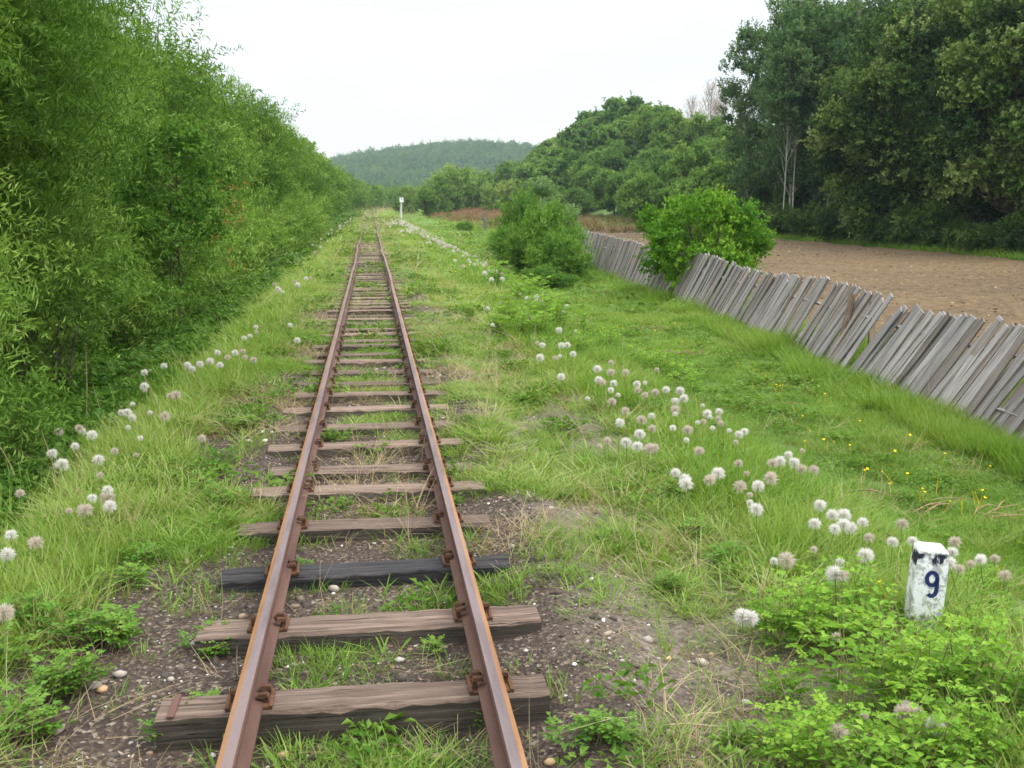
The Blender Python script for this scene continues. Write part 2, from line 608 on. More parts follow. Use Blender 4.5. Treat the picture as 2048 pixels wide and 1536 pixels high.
rail(-1, 'left rail of the track, rusty orange along its left edge')
rail(1, 'right rail of the track, rusty orange along its right edge')


M['tie_side'] = wood_mat('darker_sleeper_side', (.036, .029, .022), (.075, .062, .048), (.13, .11, .085))  # darker wood tone for the upright sides and ends of the sleepers


def tie_mesh(seed, mat, half=.655, w=.165, h=.15):
    r = np.random.default_rng(seed)
    n = 22
    V, Fs = [], []
    # section corners with small chamfers, more sunk in the middle front edge
    for i in range(n + 1):
        x = -half + 2 * half * i / n
        jt = r.normal(0, .0018, 12)
        wf = w / 2 * (1 + .03 * math.sin(x * 5 + seed)) + jt[0]
        wb = w / 2 * (1 + .03 * math.sin(x * 7 + seed * 2)) + jt[1]
        chf = .007 + abs(jt[2]) * 3.5
        chb = .006 + abs(jt[3]) * 3
        zt = jt[4] * .6
        pts = [(-wf, -h), (-wf, -chf), (-wf + chf, zt), (-.012 + jt[6], zt + jt[5] * .5), (0, zt - .004 - abs(jt[5])), (.012 + jt[6], zt), (wb - chb, zt), (wb, -chb), (wb, -h)]
        for (y, z) in pts:
            V.append((x + (jt[8] * 2 if i in (0, n) else 0), y, z))
    k = 9
    for i in range(n):
        for j in range(k - 1):
            Fs.append((i * k + j, i * k + j + 1, (i + 1) * k + j + 1, (i + 1) * k + j)[::-1])
    Fs.append(tuple(range(k)))
    Fs.append(tuple(range(n * k + k - 1, n * k - 1, -1)))
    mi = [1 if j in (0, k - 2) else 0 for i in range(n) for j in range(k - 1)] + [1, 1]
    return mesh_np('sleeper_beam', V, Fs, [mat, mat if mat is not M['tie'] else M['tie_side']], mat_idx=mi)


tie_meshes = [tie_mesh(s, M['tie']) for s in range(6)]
tie_black = tie_mesh(40, M['tie_black'])
mb = MB()
mb.box((0, 0, .004), (.15, .13, .008))
mb.box((-.07, 0, .010), (.012, .13, .006))
mb.box((.07, 0, .010), (.012, .13, .006))
plate_me = mb.mesh('tie_plate', [M['spike']])
mb = MB()
mb.box((0, 0, .012), (.016, .018, .03))
mb.box((-.010, 0, .033), (.042, .028, .012), taper=.75)
spike_me = mb.mesh('spike', [M['spike']])

tie_px = [1412, 1258, 1141, 1052, 983, 937, 893, 853, 816, 790, 765, 743, 722, 706]
tie_y = [at(745, p, z=0.0).y + .085 for p in tie_px]
tie_y = [tie_y[0] - .62, ] + tie_y
while tie_y[-1] < 46:
    tie_y.append(tie_y[-1] + .60 + random.uniform(-.07, .08))
tie_lab = {
    1: 'nearest reddish brown sleeper with a notched front edge and iron strap on its left end',
    2: 'second sleeper from the camera, pale grey brown with a flaking lower ledge',
    3: 'nearly black tarred sleeper lying slightly askew under the rails',
    4: 'pale warped sleeper just behind the black tarred one',
    5: 'narrow grey sleeper second behind the black one',
    6: 'brown sleeper with grass on both ends, third behind the black one',
    7: 'sleeper fourth behind the black one, bare wood between the rails',
    8: 'sleeper fifth behind the black one, its left end sunk in gravel',
}
TIES = []
ORD = 'zeroth first second third fourth fifth sixth seventh eighth ninth tenth eleventh twelfth thirteenth fourteenth fifteenth sixteenth seventeenth eighteenth nineteenth twentieth'.split() + ['%dth' % q for q in range(21, 40)]
for i, y in enumerate(tie_y):
    if i == 0:
        continue
    xc = float(cx(y))
    rz = random.uniform(-.02, .02) if i != 3 else .022
    me = tie_black if i == 3 else tie_meshes[i % 6]
    dz = random.uniform(-.02, .004) if i > 2 else 0
    t = empty('sleeper', (xc + (random.uniform(-.04, .04) if i > 3 else (0, -.045, 0, -.02)[i]), y, dz), (0, random.uniform(-.008, .008), rz))
    s = obj('beam', me, t, scale=(random.choice((-1, 1)) * random.uniform(.97, 1.03), random.uniform(.9, 1.12), 1))
    TIES.append((y, .12))
    if i in tie_lab:
        tag(t, tie_lab[i], 'sleeper', 'wooden railway sleepers')
    elif y < 20:
        tag(t, 'weathered brown sleeper, %s one beyond the black sleeper' % ORD[i - 3], 'sleeper', 'wooden railway sleepers')
    elif y < 20:
        tag(t, 'weathered brown sleeper in the closely seen middle stretch of track', 'sleeper', 'wooden railway sleepers')
    else:
        tag(t, 'distant half buried sleeper where the rails draw together', 'sleeper', 'wooden railway sleepers')
    if y < 24:
        for sd in (-1, 1):
            p = obj('tie_plate', plate_me, t, (sd * GH - t.location.x + xc, random.uniform(-.01, .01), .001))
            if y < 14:
                for (ox, oy, fl) in ((-.056, -.028, 1), (-.056, .03, 1), (.056, .0, -1)) if sd > 0 else ((.056, -.028, -1), (.056, .03, -1), (-.056, .0, 1)):
                    sp = obj('spike', spike_me, p, (ox, oy + random.uniform(-.006, .006), .0 + random.uniform(0, .010)), (0, random.uniform(-.15, .15), random.uniform(-.25, .25) + (math.pi if fl > 0 else 0)))
# iron strap on the first sleeper
mb = MB()
mb.box((-.60, 0, .003), (.022, .16, .006), rot=Vector((0, 0, 1)).rotation_difference(Vector((0, 0, 1))))
st = obj('iron_strap', mb.mesh('iron_strap', [M['rail_side']]), [o for o in bpy.data.objects if o.name == 'sleeper'][0])

# ------------------------------------------------------------------ number post "9"
def paint_mat(name, base, under, dark, z0, z1, top=(.05, .05, .06)):
    m, nt, b = new_mat(name)
    tc = nt.nodes.new('ShaderNodeTexCoord')
    sp = nt.nodes.new('ShaderNodeSeparateXYZ')
    nt.links.new(tc.outputs['Object'], sp.inputs[0])
    n = noise(nt, 22, 6, rough=.7)
    n2 = noise(nt, 9, 5, mapscale=(1, 1, .5))
    c = mixc(nt, mapr(nt, n, .50, .56), base, under)
    inb = math_n(nt, 'MULTIPLY', mapr(nt, sp.outputs['Z'], z0 - .004, z0 + .004), mapr(nt, sp.outputs['Z'], z1 - .004, z1 + .004, 1, 0))
    flake = mapr(nt, n2, .46, .50)
    band = math_n(nt, 'MULTIPLY', inb, flake)
    c = mixc(nt, mapr(nt, noise(nt, 6, 5), .45, .75, 0, .5), c, (.42, .40, .34))
    c = mixc(nt, band, c, dark)
    low = math_n(nt, 'ADD', sp.outputs['Z'], math_n(nt, 'MULTIPLY', noise(nt, 30, 3, mapscale=(1, 1, .15)), .08))
    c = mixc(nt, mapr(nt, low, .095, .11, 1, 0), c, under)
    nt.links.new(c, b.inputs['Base Color'])
    b.inputs['Roughness'].default_value = .6
    bump(nt, b, n, .5, .003)
    return m


pbase = at(1842, 1258)
M['post'] = paint_mat('flaking_white_paint', (.78, .80, .80), (.40, .40, .39), (.014, .017, .035), .335, .40)
M['navy'] = new_mat('navy_number_paint')[0]
M['navy'].node_tree.nodes['Principled BSDF'].inputs['Base Color'].default_value = (.015, .03, .11, 1)
pw, pdp, ph = .145, .13, .42
mb = MB()
V = []
zs = [-.25, .10, .335, .405, .42]
ins = [0, 0, 0, .006, .022]
for z, q in zip(zs, ins):
    lean = (z) * .05
    for dx, dy in ((-1, -1), (1, -1), (1, 1), (-1, 1)):
        V.append((dx * (pw / 2 - q) + lean, dy * (pdp / 2 - q), z + (.006 if dx < 0 and z > .38 else 0)))
Fs = []
for i in range(len(zs) - 1):
    for j in range(4):
        Fs.append((i * 4 + j, i * 4 + (j + 1) % 4, (i + 1) * 4 + (j + 1) % 4, (i + 1) * 4 + j))
Fs.append((len(zs) * 4 - 4, len(zs) * 4 - 3, len(zs) * 4 - 2, len(zs) * 4 - 1))
mb.add(V, Fs)
npost = empty('number_post', (pbase.x, pbase.y, float(tz(pbase.x, pbase.y))), (0, 0, R(-16)), .87)
tag(npost, 'short square white post with a blue 9 and flaking dark top, among green plants', 'marker post')
obj('shaft', mb.mesh('shaft', [M['post']]), npost)


def glyph9(w, h, t, depth):
    # outline strip of a 9: ring and a right-hand stem
    m9 = MB()
    cxr, czr, rx, rz = 0, h - w * .62, w / 2 - t / 2, w * .62 - t / 2
    pts = []
    for i in range(29):
        a = -R(0) + 2 * math.pi * i / 28
        pts.append((cxr + rx * math.cos(a), czr + rz * math.sin(a)))
    tail = [(rx, czr), (rx, czr - w * .35), (rx * .96, t * 1.9), (rx * .75, t * 1.0), (rx * .35, t * .55), (-rx * .15, t * .5), (-rx * .6, t * .95)]

    def strip(P):
        n = len(P)
        V = []
        for i, p in enumerate(P):
            q0, q1 = P[max(i - 1, 0)], P[min(i + 1, n - 1)]
            dx, dz = q1[0] - q0[0], q1[1] - q0[1]
            L = math.hypot(dx, dz) or 1
            nxn, nzn = -dz / L, dx / L
            for s in (-1, 1):
                V.append((p[0] + nxn * s * t / 2, -depth, p[1] + nzn * s * t / 2))
                V.append((p[0] + nxn * s * t / 2, 0, p[1] + nzn * s * t / 2))
        Fs = []
        for i in range(n - 1):
            a, c = i * 4, (i + 1) * 4
            Fs += [(a, a + 2, c + 2, c), (a + 1, c + 1, c + 3, a + 3), (a, c, c + 1, a + 1), (a + 2, a + 3, c + 3, c + 2)]
        m9.add(V, Fs)
    strip(pts)
    strip([(x, z) for x, z in tail])
    return m9


num = obj('number', glyph9(.066, .135, .019, .0018).mesh('number', [M['navy']]), npost, (.018, -pdp / 2 - .0005, .185))

# ------------------------------------------------------------------ kilometre post
kb = Vector((3.32, 115, 0))
kb.z = float(tz(kb.x, kb.y)) - .05
kp = empty('kilometre_post', kb, (0, 0, R(4)), (1.05, 1.05, 1.1))
tag(kp, 'tall thin white post with a small number plate beside the distant track', 'kilometre post')
mk, nt, b = new_mat('whitewashed_post')
nt.links.new(ramp(nt, noise(nt, 6, 5), [(.35, (.38, .38, .34)), (.55, (.62, .63, .58))]), b.inputs['Base Color'])
mb = MB()
mb.tube([(0.02, 0, -.3), (-.03, 0, .6), (-.0, 0, 1.4), (.04, 0, 2.15)], [.14, .13, .11, .10], 8)
obj('pole', mb.mesh('pole', [mk]), kp)
mw, nt, b = new_mat('white_plate')
b.inputs['Base Color'].default_value = (.85, .85, .83, 1)
mbk, nt, b = new_mat('black_paint')
b.inputs['Base Color'].default_value = (.02, .02, .02, 1)
mb = MB()
mb.box((.05, -.12, 2.27), (.40, .05, .52))
pl = obj('plate', mb.mesh('plate', [mw]), kp)
mb = MB()
mb.box((.05, -.14, 2.545), (.44, .12, .03))
obj('cap', mb.mesh('cap', [M['plank_brown']]), kp)
g6 = glyph9(.10, .17, .035, .004).mesh('digit', [mbk])
obj('digit', g6, pl, (.07, -.1455, 2.38), (0, math.pi, 0))     # turned over it reads 6

# ------------------------------------------------------------------ fence
def plank_mesh(L, W, T, seed):
    r = np.random.default_rng(seed)
    n = 5
    V, Fs = [], []
    bend = r.normal(0, .012)
    for i in range(n + 1):
        t = i / n
        w = W / 2 * (1 + .05 * r.normal())
        ox = bend * math.sin(t * math.pi)
        zt = L * t
        cut = r.normal(0, .005) if i == n else 0
        V += [(ox - w, -T / 2, zt + cut), (ox + w, -T / 2, zt - cut), (ox + w, T / 2, zt - cut), (ox - w, T / 2, zt + cut)]
    for i in range(n):
        for j in range(4):
            Fs.append((i * 4 + j, i * 4 + (j + 1) % 4, (i + 1) * 4 + (j + 1) % 4, (i + 1) * 4 + j))
    Fs += [(3, 2, 1, 0), (n * 4, n * 4 + 1, n * 4 + 2, n * 4 + 3)]
    return mesh_np('plank', V, Fs, [M['plank'] if seed % 3 else M['plank_warm']])


PL = [plank_mesh(1.0, w, .022, i) for i, w in enumerate((.10, .115, .13, .14, .12, .155, .09, .125))]


def fence(y0, y1, out_deg, along_deg, hfun, label, xoff=0.0, posts=(), gaps=()):
    """Boards from y0 (near) to y1 (far): leaning outwards by out_deg and towards the camera by along_deg."""
    ym = (y0 + y1) / 2
    root = empty('board_fence', (float(fence_x(ym)) + xoff, ym, float(tz(fence_x(ym), ym))))
    tag(root, label, 'fence', 'grey board fence')
    y = y0
    k = 0
    zr = root.location
    tops = []
    while y < y1:
        t = (y - y0) / (y1 - y0)
        if any(a < y < c for a, c in gaps):
            y += .13
            continue
        x = float(fence_x(y)) + xoff
        o = out_deg(t) if callable(out_deg) else out_deg
        al = along_deg(t) if callable(along_deg) else along_deg
        o += random.gauss(0, 1.0)
        al += random.gauss(0, 2.0)
        L = hfun(t) * (1 + random.gauss(0, .014))
        if random.random() < .06:
            L *= random.uniform(.75, .93)
        d = Vector((math.tan(R(o)), -math.tan(R(al)), 1)).normalized()
        slope = (float(fence_x(y + 1)) - float(fence_x(y - 1))) / 2
        xa = Vector((-slope, -1, 0)).normalized()      # along the fence towards the camera
        ya = d.cross(xa).normalized()
        xa = ya.cross(d).normalized()
        from mathutils import Matrix
        mt = Matrix((xa, ya, d)).transposed().to_euler()
        me = PL[random.randrange(len(PL))]
        p = obj('plank', me, root, (x - zr.x + random.gauss(0, .012), y - zr.y, float(tz(x, y)) - zr.z - .02), mt, (random.uniform(.95, 1.15), 1, L))
        w = .128
        tops.append((x, y, d, L))
        y += w * random.uniform(.98, 1.1) * (1.25 if random.random() < .06 else 1)
        k += 1
    # two rails behind the boards
    for hz, nm in ((.38, 'cross_rail'), (1.02, 'cross_rail')):
        mb = MB()
        P = []
        for (x, y, d, L) in tops[::5] + [tops[-1]]:
            q = Vector((x, y, float(tz(x, y)))) + d * hz + Vector((.045, 0, -.01))
            P.append(q - zr)
        mb.tube(P, .03, 4)
        obj(nm, mb.mesh(nm, [M['plank']]), root)
    for (yp, hp, dx) in posts:
        mb = MB()
        x = float(fence_x(yp)) + xoff
        o = out_deg(.5) if callable(out_deg) else out_deg
        base = Vector((x + .13, yp, float(tz(x, yp)) - .3))
        d = Vector((math.tan(R(o)) * .9 + dx, 0.02, 1)).normalized()
        mb.tube([base - zr, base + d * (hp * .6) - zr, base + d * (hp + .3) - zr], [.065, .06, .055], 7)
        obj('post', mb.mesh('post', [M['plank_brown']]), root)
    return root


G0 = at(1668, 752).y
fence(8.6, G0 - .18, lambda t: 27 - 3 * t, lambda t: 16 + 10 * t, lambda t: 1.46 - .10 * t, 'nearest length of grey leaning boards, at the right edge past the gap', posts=((10.2, 1.1, 0), (13.0, 1.1, 0)))
fence(G0 + .12, 26.6, lambda t: 24 - 2 * t, lambda t: 23 - 6 * t, lambda t: 1.42 + .12 * math.sin(t * 9) * .5, 'middle length of grey leaning boards, between the gap and the round green bush', posts=((G0 + .6, 1.2, -.2), (19.2, 1.1, 0), (23, 1.1, 0)))
fence(27.2, 44.0, lambda t: 22 - 12 * t, lambda t: 24 - 22 * t, lambda t: 1.42 + .1 * t, 'far length of grey boards behind the round green bush', posts=((31, 1.2, 0), (36, 1.2, 0), (42, 1.4, 0)))
r = fence(85.5, 88.8, 2, 3, lambda t: 1.75 - .9 * (1 - t) * (t < .75), 'isolated upright dark remnant of board fence far up the right side', posts=((88.4, 1.9, 0),))
# loose dark board standing behind the gap
mb = MB()
gx = float(fence_x(15.5))
mb.box((0, 0, .72), (.16, .03, 1.44), taper=.9)
lb = obj('loose_board', mb.mesh('loose_board', [M['plank_brown']]), None, (gx + .45, G0 + .05, float(tz(gx, G0)) - .35), (R(-4), R(4), R(30)))
tag(lb, 'brown board standing up behind the gap in the fence', 'board')

# ------------------------------------------------------------------ leaves, trees
def unit(a):
    return a / np.maximum(np.linalg.norm(a, axis=-1, keepdims=True), 1e-6)


def leaf_geo(P, D, N, L, W, r, fold=.25):
    """one folded diamond (2 triangles) per leaf"""
    S = unit(np.cross(D, N))
    N = unit(np.cross(S, D))
    L = L[:, None]
    W = W[:, None]
    mid = P + D * L * .45
    a = P
    bb = mid + S * W * .5 + N * W * fold
    cc = P + D * L - N * L * .12
    dd = mid - S * W * .5 + N * W * fold
    V = np.stack([a, bb, cc, dd], 1).reshape(-1, 3)
    n = len(P)
    o = np.arange(n)[:, None] * 4
    Fc = np.concatenate([o + np.array([[0, 1, 2]]), o + np.array([[0, 2, 3]])], 1).reshape(-1, 3)
    return V, Fc


def twig_leaves(start, dirs, tl, per, L, W, droop, r, spread=.9, lift=.3, nb=None):
    n = len(start)
    t = (np.arange(per) + .5) / per
    T = np.broadcast_to(t[None, :], (n, per))
    tlv = tl[:, None] * T
    P = start[:, None, :] + dirs[:, None, :] * tlv[..., None]
    P = P + np.array([0, 0, -1.0]) * (droop * tlv ** 2)[..., None]
    tang = dirs[:, None, :] + np.array([0, 0, -2.0]) * (droop * tlv)[..., None]
    tang = unit(tang)
    rv = r.normal(size=(n, per, 3))
    side = unit(np.cross(tang, rv))
    D = unit(tang * (1 - spread * .55) + side * spread)
    if nb is None:
        N = unit(r.normal(size=(n, per, 3)) * .6 + np.array([0, 0, 1.0]) * (1 + lift))
    else:
        N = unit(r.normal(size=(n, per, 3)) * .42 + nb[:, None, :] + np.array([0, 0, .35]))
    k = n * per
    ll = L * r.uniform(.65, 1.15, k)
    ww = W * r.uniform(.75, 1.2, k)
    return P.reshape(-1, 3), D.reshape(-1, 3), N.reshape(-1, 3), ll, ww, np.broadcast_to(T, (n, per)).reshape(-1)


def tree_meshes(name, seed, h, rx, zlo, nl, lobe_r, twigs, tl, per, L, W, droop, mat, bark, stems=1, trunk_r=.12, top_sharp=1.0, gap=.0, shell=.55, upw=.35, lv=1.0):
    r = np.random.default_rng(seed)
    zc, rz = (h + zlo) / 2, (h - zlo) / 2
    d = unit(r.normal(size=(nl, 3)))
    rad = shell + (1 - shell) * r.random(nl) ** .6
    C = d * rad[:, None] * np.array([rx - lobe_r * .6, rx - lobe_r * .6, rz - lobe_r * .6])
    if top_sharp != 1.0:
        f = 1 - (top_sharp) * np.clip(C[:, 2:3] / rz, 0, 1)
        C[:, :2] *= f
    C[:, 2] += zc
    lr = lobe_r * r.uniform(.6, 1.25, nl)
    ltint = r.uniform(-.26, .3, nl) * lv
    idx = r.integers(0, nl, twigs)
    dd = unit(r.normal(size=(twigs, 3)))
    S = C[idx] + dd * (lr[idx] * r.random(twigs) ** .33)[:, None] * np.array([1, 1, .72])
    out = unit((C[idx] - np.array([0, 0, zc * .8])) * np.array([1, 1, .6]))
    Dr = unit(dd * .7 + out * .6 + np.array([0, 0, upw]) + r.normal(size=(twigs, 3)) * .3)
    k_ = int(twigs * .08)
    S[:k_] += out[:k_] * r.uniform(.15, .7, (k_, 1)) * lobe_r
    P, D, N, ll, ww, T = twig_leaves(S, Dr, tl * r.uniform(.6, 1.3, twigs), per, L, W, droop, r, nb=dd)
    keep = P[:, 2] > .08
    P, D, N, ll, ww, T = P[keep], D[keep], N[keep], ll[keep], ww[keep], T[keep]
    V, Fc = leaf_geo(P, D, N, ll, ww, r)
    tt = np.repeat(idx, per)[keep]
    tint = np.clip(.36 + ltint[tt] + r.normal(0, .10, len(P)) + .18 * T, 0, 1)
    crown = mesh_np('crown', V, Fc, [mat], tint=np.repeat(tint, 2))
    # trunk and limbs
    mb = MB()
    for s in range(stems):
        a = 2 * math.pi * s / stems + r.random()
        lean = 0 if stems == 1 else rx * .38
        P0 = Vector((0.12 * math.cos(a) * (stems > 1), .12 * math.sin(a) * (stems > 1), -.3))
        P3 = Vector((lean * math.cos(a) + r.normal() * .15, lean * math.sin(a) + r.normal() * .15, h * .93))
        pts = []
        for i in range(8):
            t = i / 7
            p = P0.lerp(P3, t) + Vector((math.sin(t * 5 + a) * .07 * rx * .5, math.cos(t * 4 + a) * .07 * rx * .5, 0))
            pts.append(p)
        rr = [trunk_r * (1 - .88 * i / 7) for i in range(8)]
        mb.tube(pts, rr, 7)
        mine = [i for i in range(nl) if i % stems == s]
        for i in mine[:46]:
            c = Vector(C[i])
            zt = max(.15 * h, c.z - rx * .55 - .1 * h)
            q = min(6.99, max(0, (zt + .3) / (h * .93 + .3) * 7))
            i0 = int(q)
            p0 = pts[i0].lerp(pts[min(i0 + 1, 7)], q - i0)
            r0 = trunk_r * (1 - .88 * q / 7) * .5
            mid = p0.lerp(c, .5) + Vector((0, 0, -.06 * (c - p0).length))
            e1 = c + (c - mid).normalized() * lr[i] * .7
            mb.tube([p0, mid, c, e1], [r0, r0 * .65, r0 * .35, r0 * .1], 4, cap=False)
    trunk = mb.mesh('trunk', [bark], True)
    return crown, trunk


def plant_tree(name, kind, x, y, s, rz, label, cat='tree', group=None, zs=1.0, dz=0.0, tilt=(0, 0)):
    cm, tm = kind
    t = empty(name, (x, y, float(tz(x, y)) + dz), (tilt[0], tilt[1], rz), (s, s, s * zs))
    tag(t, label, cat, group)
    obj('crown', cm, t)
    if tm is not None:
        obj('trunk', tm, t)
    return t


# --- willows of the left-hand thicket
W_near = [tree_meshes('willow', 100 + i, 7.6, 2.9, .3, 44, .92, 5600, .60, 19, .12, .019, .5, M['willow'], M['bark'], 4, .09, shell=.62, upw=.15) for i in range(3)]
W_mid = [tree_meshes('willow', 110 + i, 7.6, 2.9, .2, 42, .95, 2800, .65, 12, .19, .042, .4, M['willow'], M['bark'], 4, .09, shell=.55) for i in range(2)]
W_far = [tree_meshes('willow', 120 + i, 7.6, 3.0, .1, 60, .8, 900, .8, 9, .38, .13, .3, M['willow'], M['bark'], 3, .1, shell=.6) for i in range(2)]

lab_w = ['feathery willow at the left edge of the view, its branches nearest the track', 'tall willow leaning over the ditch just behind the nearest one',
         'willow with drooping light green twigs, third in the left thicket', 'willow beside the sapling with orange young leaves']
y = 7.9
i = 0
grp = 'willows along the left of the track'
while y < 470:
    big = y < 24
    kind = W_near[i % 3] if y < 19 else (W_mid[i % 2] if y < 75 else W_far[i % 2])
    x = float(cx(y)) - 5.6 + random.uniform(-.45, .45) - .5 * (i % 2)
    s = (1.02, .80, 1.10, .94, .76, 1.12, .95, .82)[i % 8] * random.uniform(.94, 1.06)
    s *= .90 if i > 1 else 1
    x -= .25
    if i < 2:
        x, s = (-4.55, -5.3)[i], (.80, .98)[i]
    lab = lab_w[i] if i < 4 else '%s willow from the camera in the front row of the left thicket' % ORD[i + 1] if i < 13 else ('willow in the closed middle stretch of the left thicket' if y < 75 else 'small far willow where the left thicket meets the vanishing track')
    plant_tree('willow', kind, x, y, s, random.uniform(0, 6.28), lab, 'willow', grp, zs=random.uniform(.88, 1.08))
    y += (4.3 if i == 0 else 4.0) if y < 30 else (4.4 if y < 75 else (5.0 if y < 160 else 8))
    i += 1
# second row, fills the thicket behind
y = 7
i = 0
while y < 260:
    kind = W_mid[i % 2] if y < 60 else W_far[i % 2]
    x = float(cx(y)) - 9.6 + random.uniform(-.8, .8)
    plant_tree('willow', kind, x, y, random.uniform(.92, 1.08), random.uniform(0, 6.28), 'taller willow standing in the second row behind the left thicket', 'willow', grp)
    y += 4.2 if y < 60 else 8
    i += 1
# low sprawling shoots at the foot of the thicket
low = [tree_meshes('willow_shoot', 130 + i, 1.9, 1.25, .05, 22, .38, 900, .42, 13, .10, .022, .5, M['willow'], M['bark'], 4, .02) for i in range(2)]
for k, (x, y, s) in enumerate(((-3.3, 7.9, .85), (-3.5, 11.6, 1.0), (-3.7, 15.4, 1.0), (-3.6, 19, 1.1), (-3.6, 23, 1.2), (-3.5, 28, 1.2), (-3.5, 34, 1.3), (-3.5, 41, 1.3), (-3.5, 50, 1.3), (-3.4, 60, 1.4))):
    lb = ('low willow shoots touching the ground cover nearest the camera' if k == 0 else
          'low willow shoots at the foot of the left thicket, second clump along' if k == 1 else
          '%s clump of low willow shoots along the foot of the left thicket' % ORD[k + 1])
    plant_tree('willow_shoot', low[k % 2], x, y, s, random.uniform(0, 6), lb, 'shrub', 'low willow shoots')

# broad leaved sapling with orange young leaves
sap = tree_meshes('sapling', 141, 4.3, 1.15, 1.0, 30, .42, 720, .4, 9, .13, .06, .35, M['shrub'], M['bark'], 2, .03)
p = at(415, 640)
t = plant_tree('sapling', sap, -3.05, 17.0, .78, .4, 'broad leaved sapling with some orange leaves against the left thicket', 'sapling')
r = np.random.default_rng(5)
nC = np.array([[.95, -.75, 3.0], [1.15, -.6, 2.75], [1.05, -.7, 2.4], [.9, -.9, 2.5], [.95, -.8, 1.75], [.8, -.9, 2.1]])
idx = r.integers(0, 6, 26)
P, D, N, ll, ww, T = twig_leaves(nC[idx] + r.normal(0, .13, (26, 3)), unit(r.normal(size=(26, 3)) + np.array([.6, -.3, .1])), np.full(26, .15), 4, .09, .03, .4, r)
V, Fc = leaf_geo(P, D, N, ll, ww, r)
obj('orange_leaves', mesh_np('orange_leaves', V, Fc, [M['leaf_orange']], tint=r.random(len(Fc))), t)

# --- right-hand big dark trees beyond the field
B_big = [tree_meshes('broadleaf', 200 + i, 15.5, 5.2, .7, 88, 1.12, 6200, .6, 9, .24, .15, .2, M['dark'], M['bark'], 1, .22, shell=.55, lv=1.7) for i in range(3)]
grpb = 'dark trees beyond the ploughed field'
big = [(36.5, 47, 1.0, 'dark broad crowned tree at the right edge beyond the field'), (31.5, 49, .88, 'dark tree with paler leaf clumps, second from the right edge beyond the field'),
       (33.5, 56, 1.0, 'dense dark tree in the middle of the right-hand tree group'), (30.5, 60, .82, 'smaller dark tree at the field edge, left of the pale clumped one'),
       (35, 66, 1.05, 'dark tree nearest to the pale barked poplars'), (40, 55, 1.15, None), (42, 66, 1.2, None), (38, 76, 1.1, None), (44, 48, 1.15, None), (48, 60, 1.2, None), (50, 72, 1.2, None), (54, 62, 1.3, None), (46, 84, 1.2, None), (52, 90, 1.2, None), (55, 78, 1.3, None), (43, 74, 1.1, None), (37, 40, 1.0, None), (43, 40, 1.1, None)]
for k, (x, y, s, lb) in enumerate(big):
    plant_tree('broadleaf_tree', B_big[k % 3], x, y, s, random.uniform(0, 6), lb or 'dark tree deep in the group behind the front ones on the right', 'tree', grpb)
under = tree_meshes('undergrowth', 230, 3.2, 1.9, .1, 34, .6, 900, .5, 9, .2, .12, .2, M['dark'], M['bark'], 4, .04)
for k in range(20):
    y = 38 + k * 2.6
    x = 29.6 + random.uniform(-.3, 1.6)
    plant_tree('forest_edge_shrub', under, x, y, random.uniform(.45, .8), random.uniform(0, 6), '%s low dark shrub along the far field edge, counted from the right' % ORD[k + 1], 'shrub', 'shrubs along the far field edge')

# --- poplars
P_tall = [tree_meshes('poplar', 300 + i, 19, 2.9, 2.2, 80, .8, 2500, .55, 8, .22, .15, .15, M['poplar'], M['palebark'], 1, .11, shell=.35, upw=.8) for i in range(2)]
pops = [(30.6, 84, .95), (31.8, 77.5, 1.0), (34.0, 76, .98), (34.6, 87, 1.02), (38.5, 90, 1.05), (40, 82, 1.1)]
P_hi = tree_meshes('poplar', 320, 17, 2.4, 7.0, 55, .8, 1700, .55, 8, .22, .15, .15, M['poplar'], M['palebark'], 1, .065, shell=.4, upw=.8)
for k, (x, y, s) in enumerate(((29.7, 74, .9), (31.0, 75, 1.0), (33.6, 73, .95))):
    plant_tree('poplar', P_hi, x, y, s, 2.0 * k, ('slim poplar with a bare white trunk, left one of three', 'slim poplar with a bare white trunk, middle one of three', 'slim poplar with a bare white trunk, right one of three')[k], 'poplar', 'tall poplars beyond the field')
for k, (x, y, s) in enumerate(pops):
    lb = ('leftmost tall poplar at the field edge, its crown against the sky' if k == 0 else 'pale trunked poplar standing beside the leftmost one' if k == 1 else
          'tall pale trunked poplar in the stand left of the dark trees')
    plant_tree('poplar', P_tall[k % 2], x, y, s, random.uniform(0, 6), lb, 'poplar', 'tall poplars beyond the field')


def bare_tree(seed, h, rx, n=60):
    r = random.Random(seed)
    mb = MB()
    pts = [Vector((0, 0, -.3)), Vector((.1, 0, h * .3)), Vector((-.1, .1, h * .6)), Vector((0, 0, h))]
    mb.tube(pts, [.12, .09, .05, .012], 5)
    for i in range(n):
        t = r.uniform(.25, .95)
        z = h * t
        a = r.uniform(0, 6.28)
        Lb = rx * (1.15 - t) * r.uniform(.7, 1.3) + .4
        d = Vector((math.cos(a) * .6, math.sin(a) * .6, .9))
        p0 = Vector((0, 0, z))
        p1 = p0 + d * Lb * .5
        p2 = p1 + (d + Vector((0, 0, .5))) * Lb * .5
        mb.tube([p0, p1, p2], [.03, .02, .008], 3, cap=False)
        for j in range(7):
            q = p0.lerp(p2, r.uniform(.3, 1))
            e1 = q + Vector((r.gauss(0, .5), r.gauss(0, .5), r.uniform(.3, 1.1))) * Lb * .35
            mb.tube([q, e1], [.014, .005], 3, cap=False)
    return mb.mesh('trunk', [M['twigbark']])


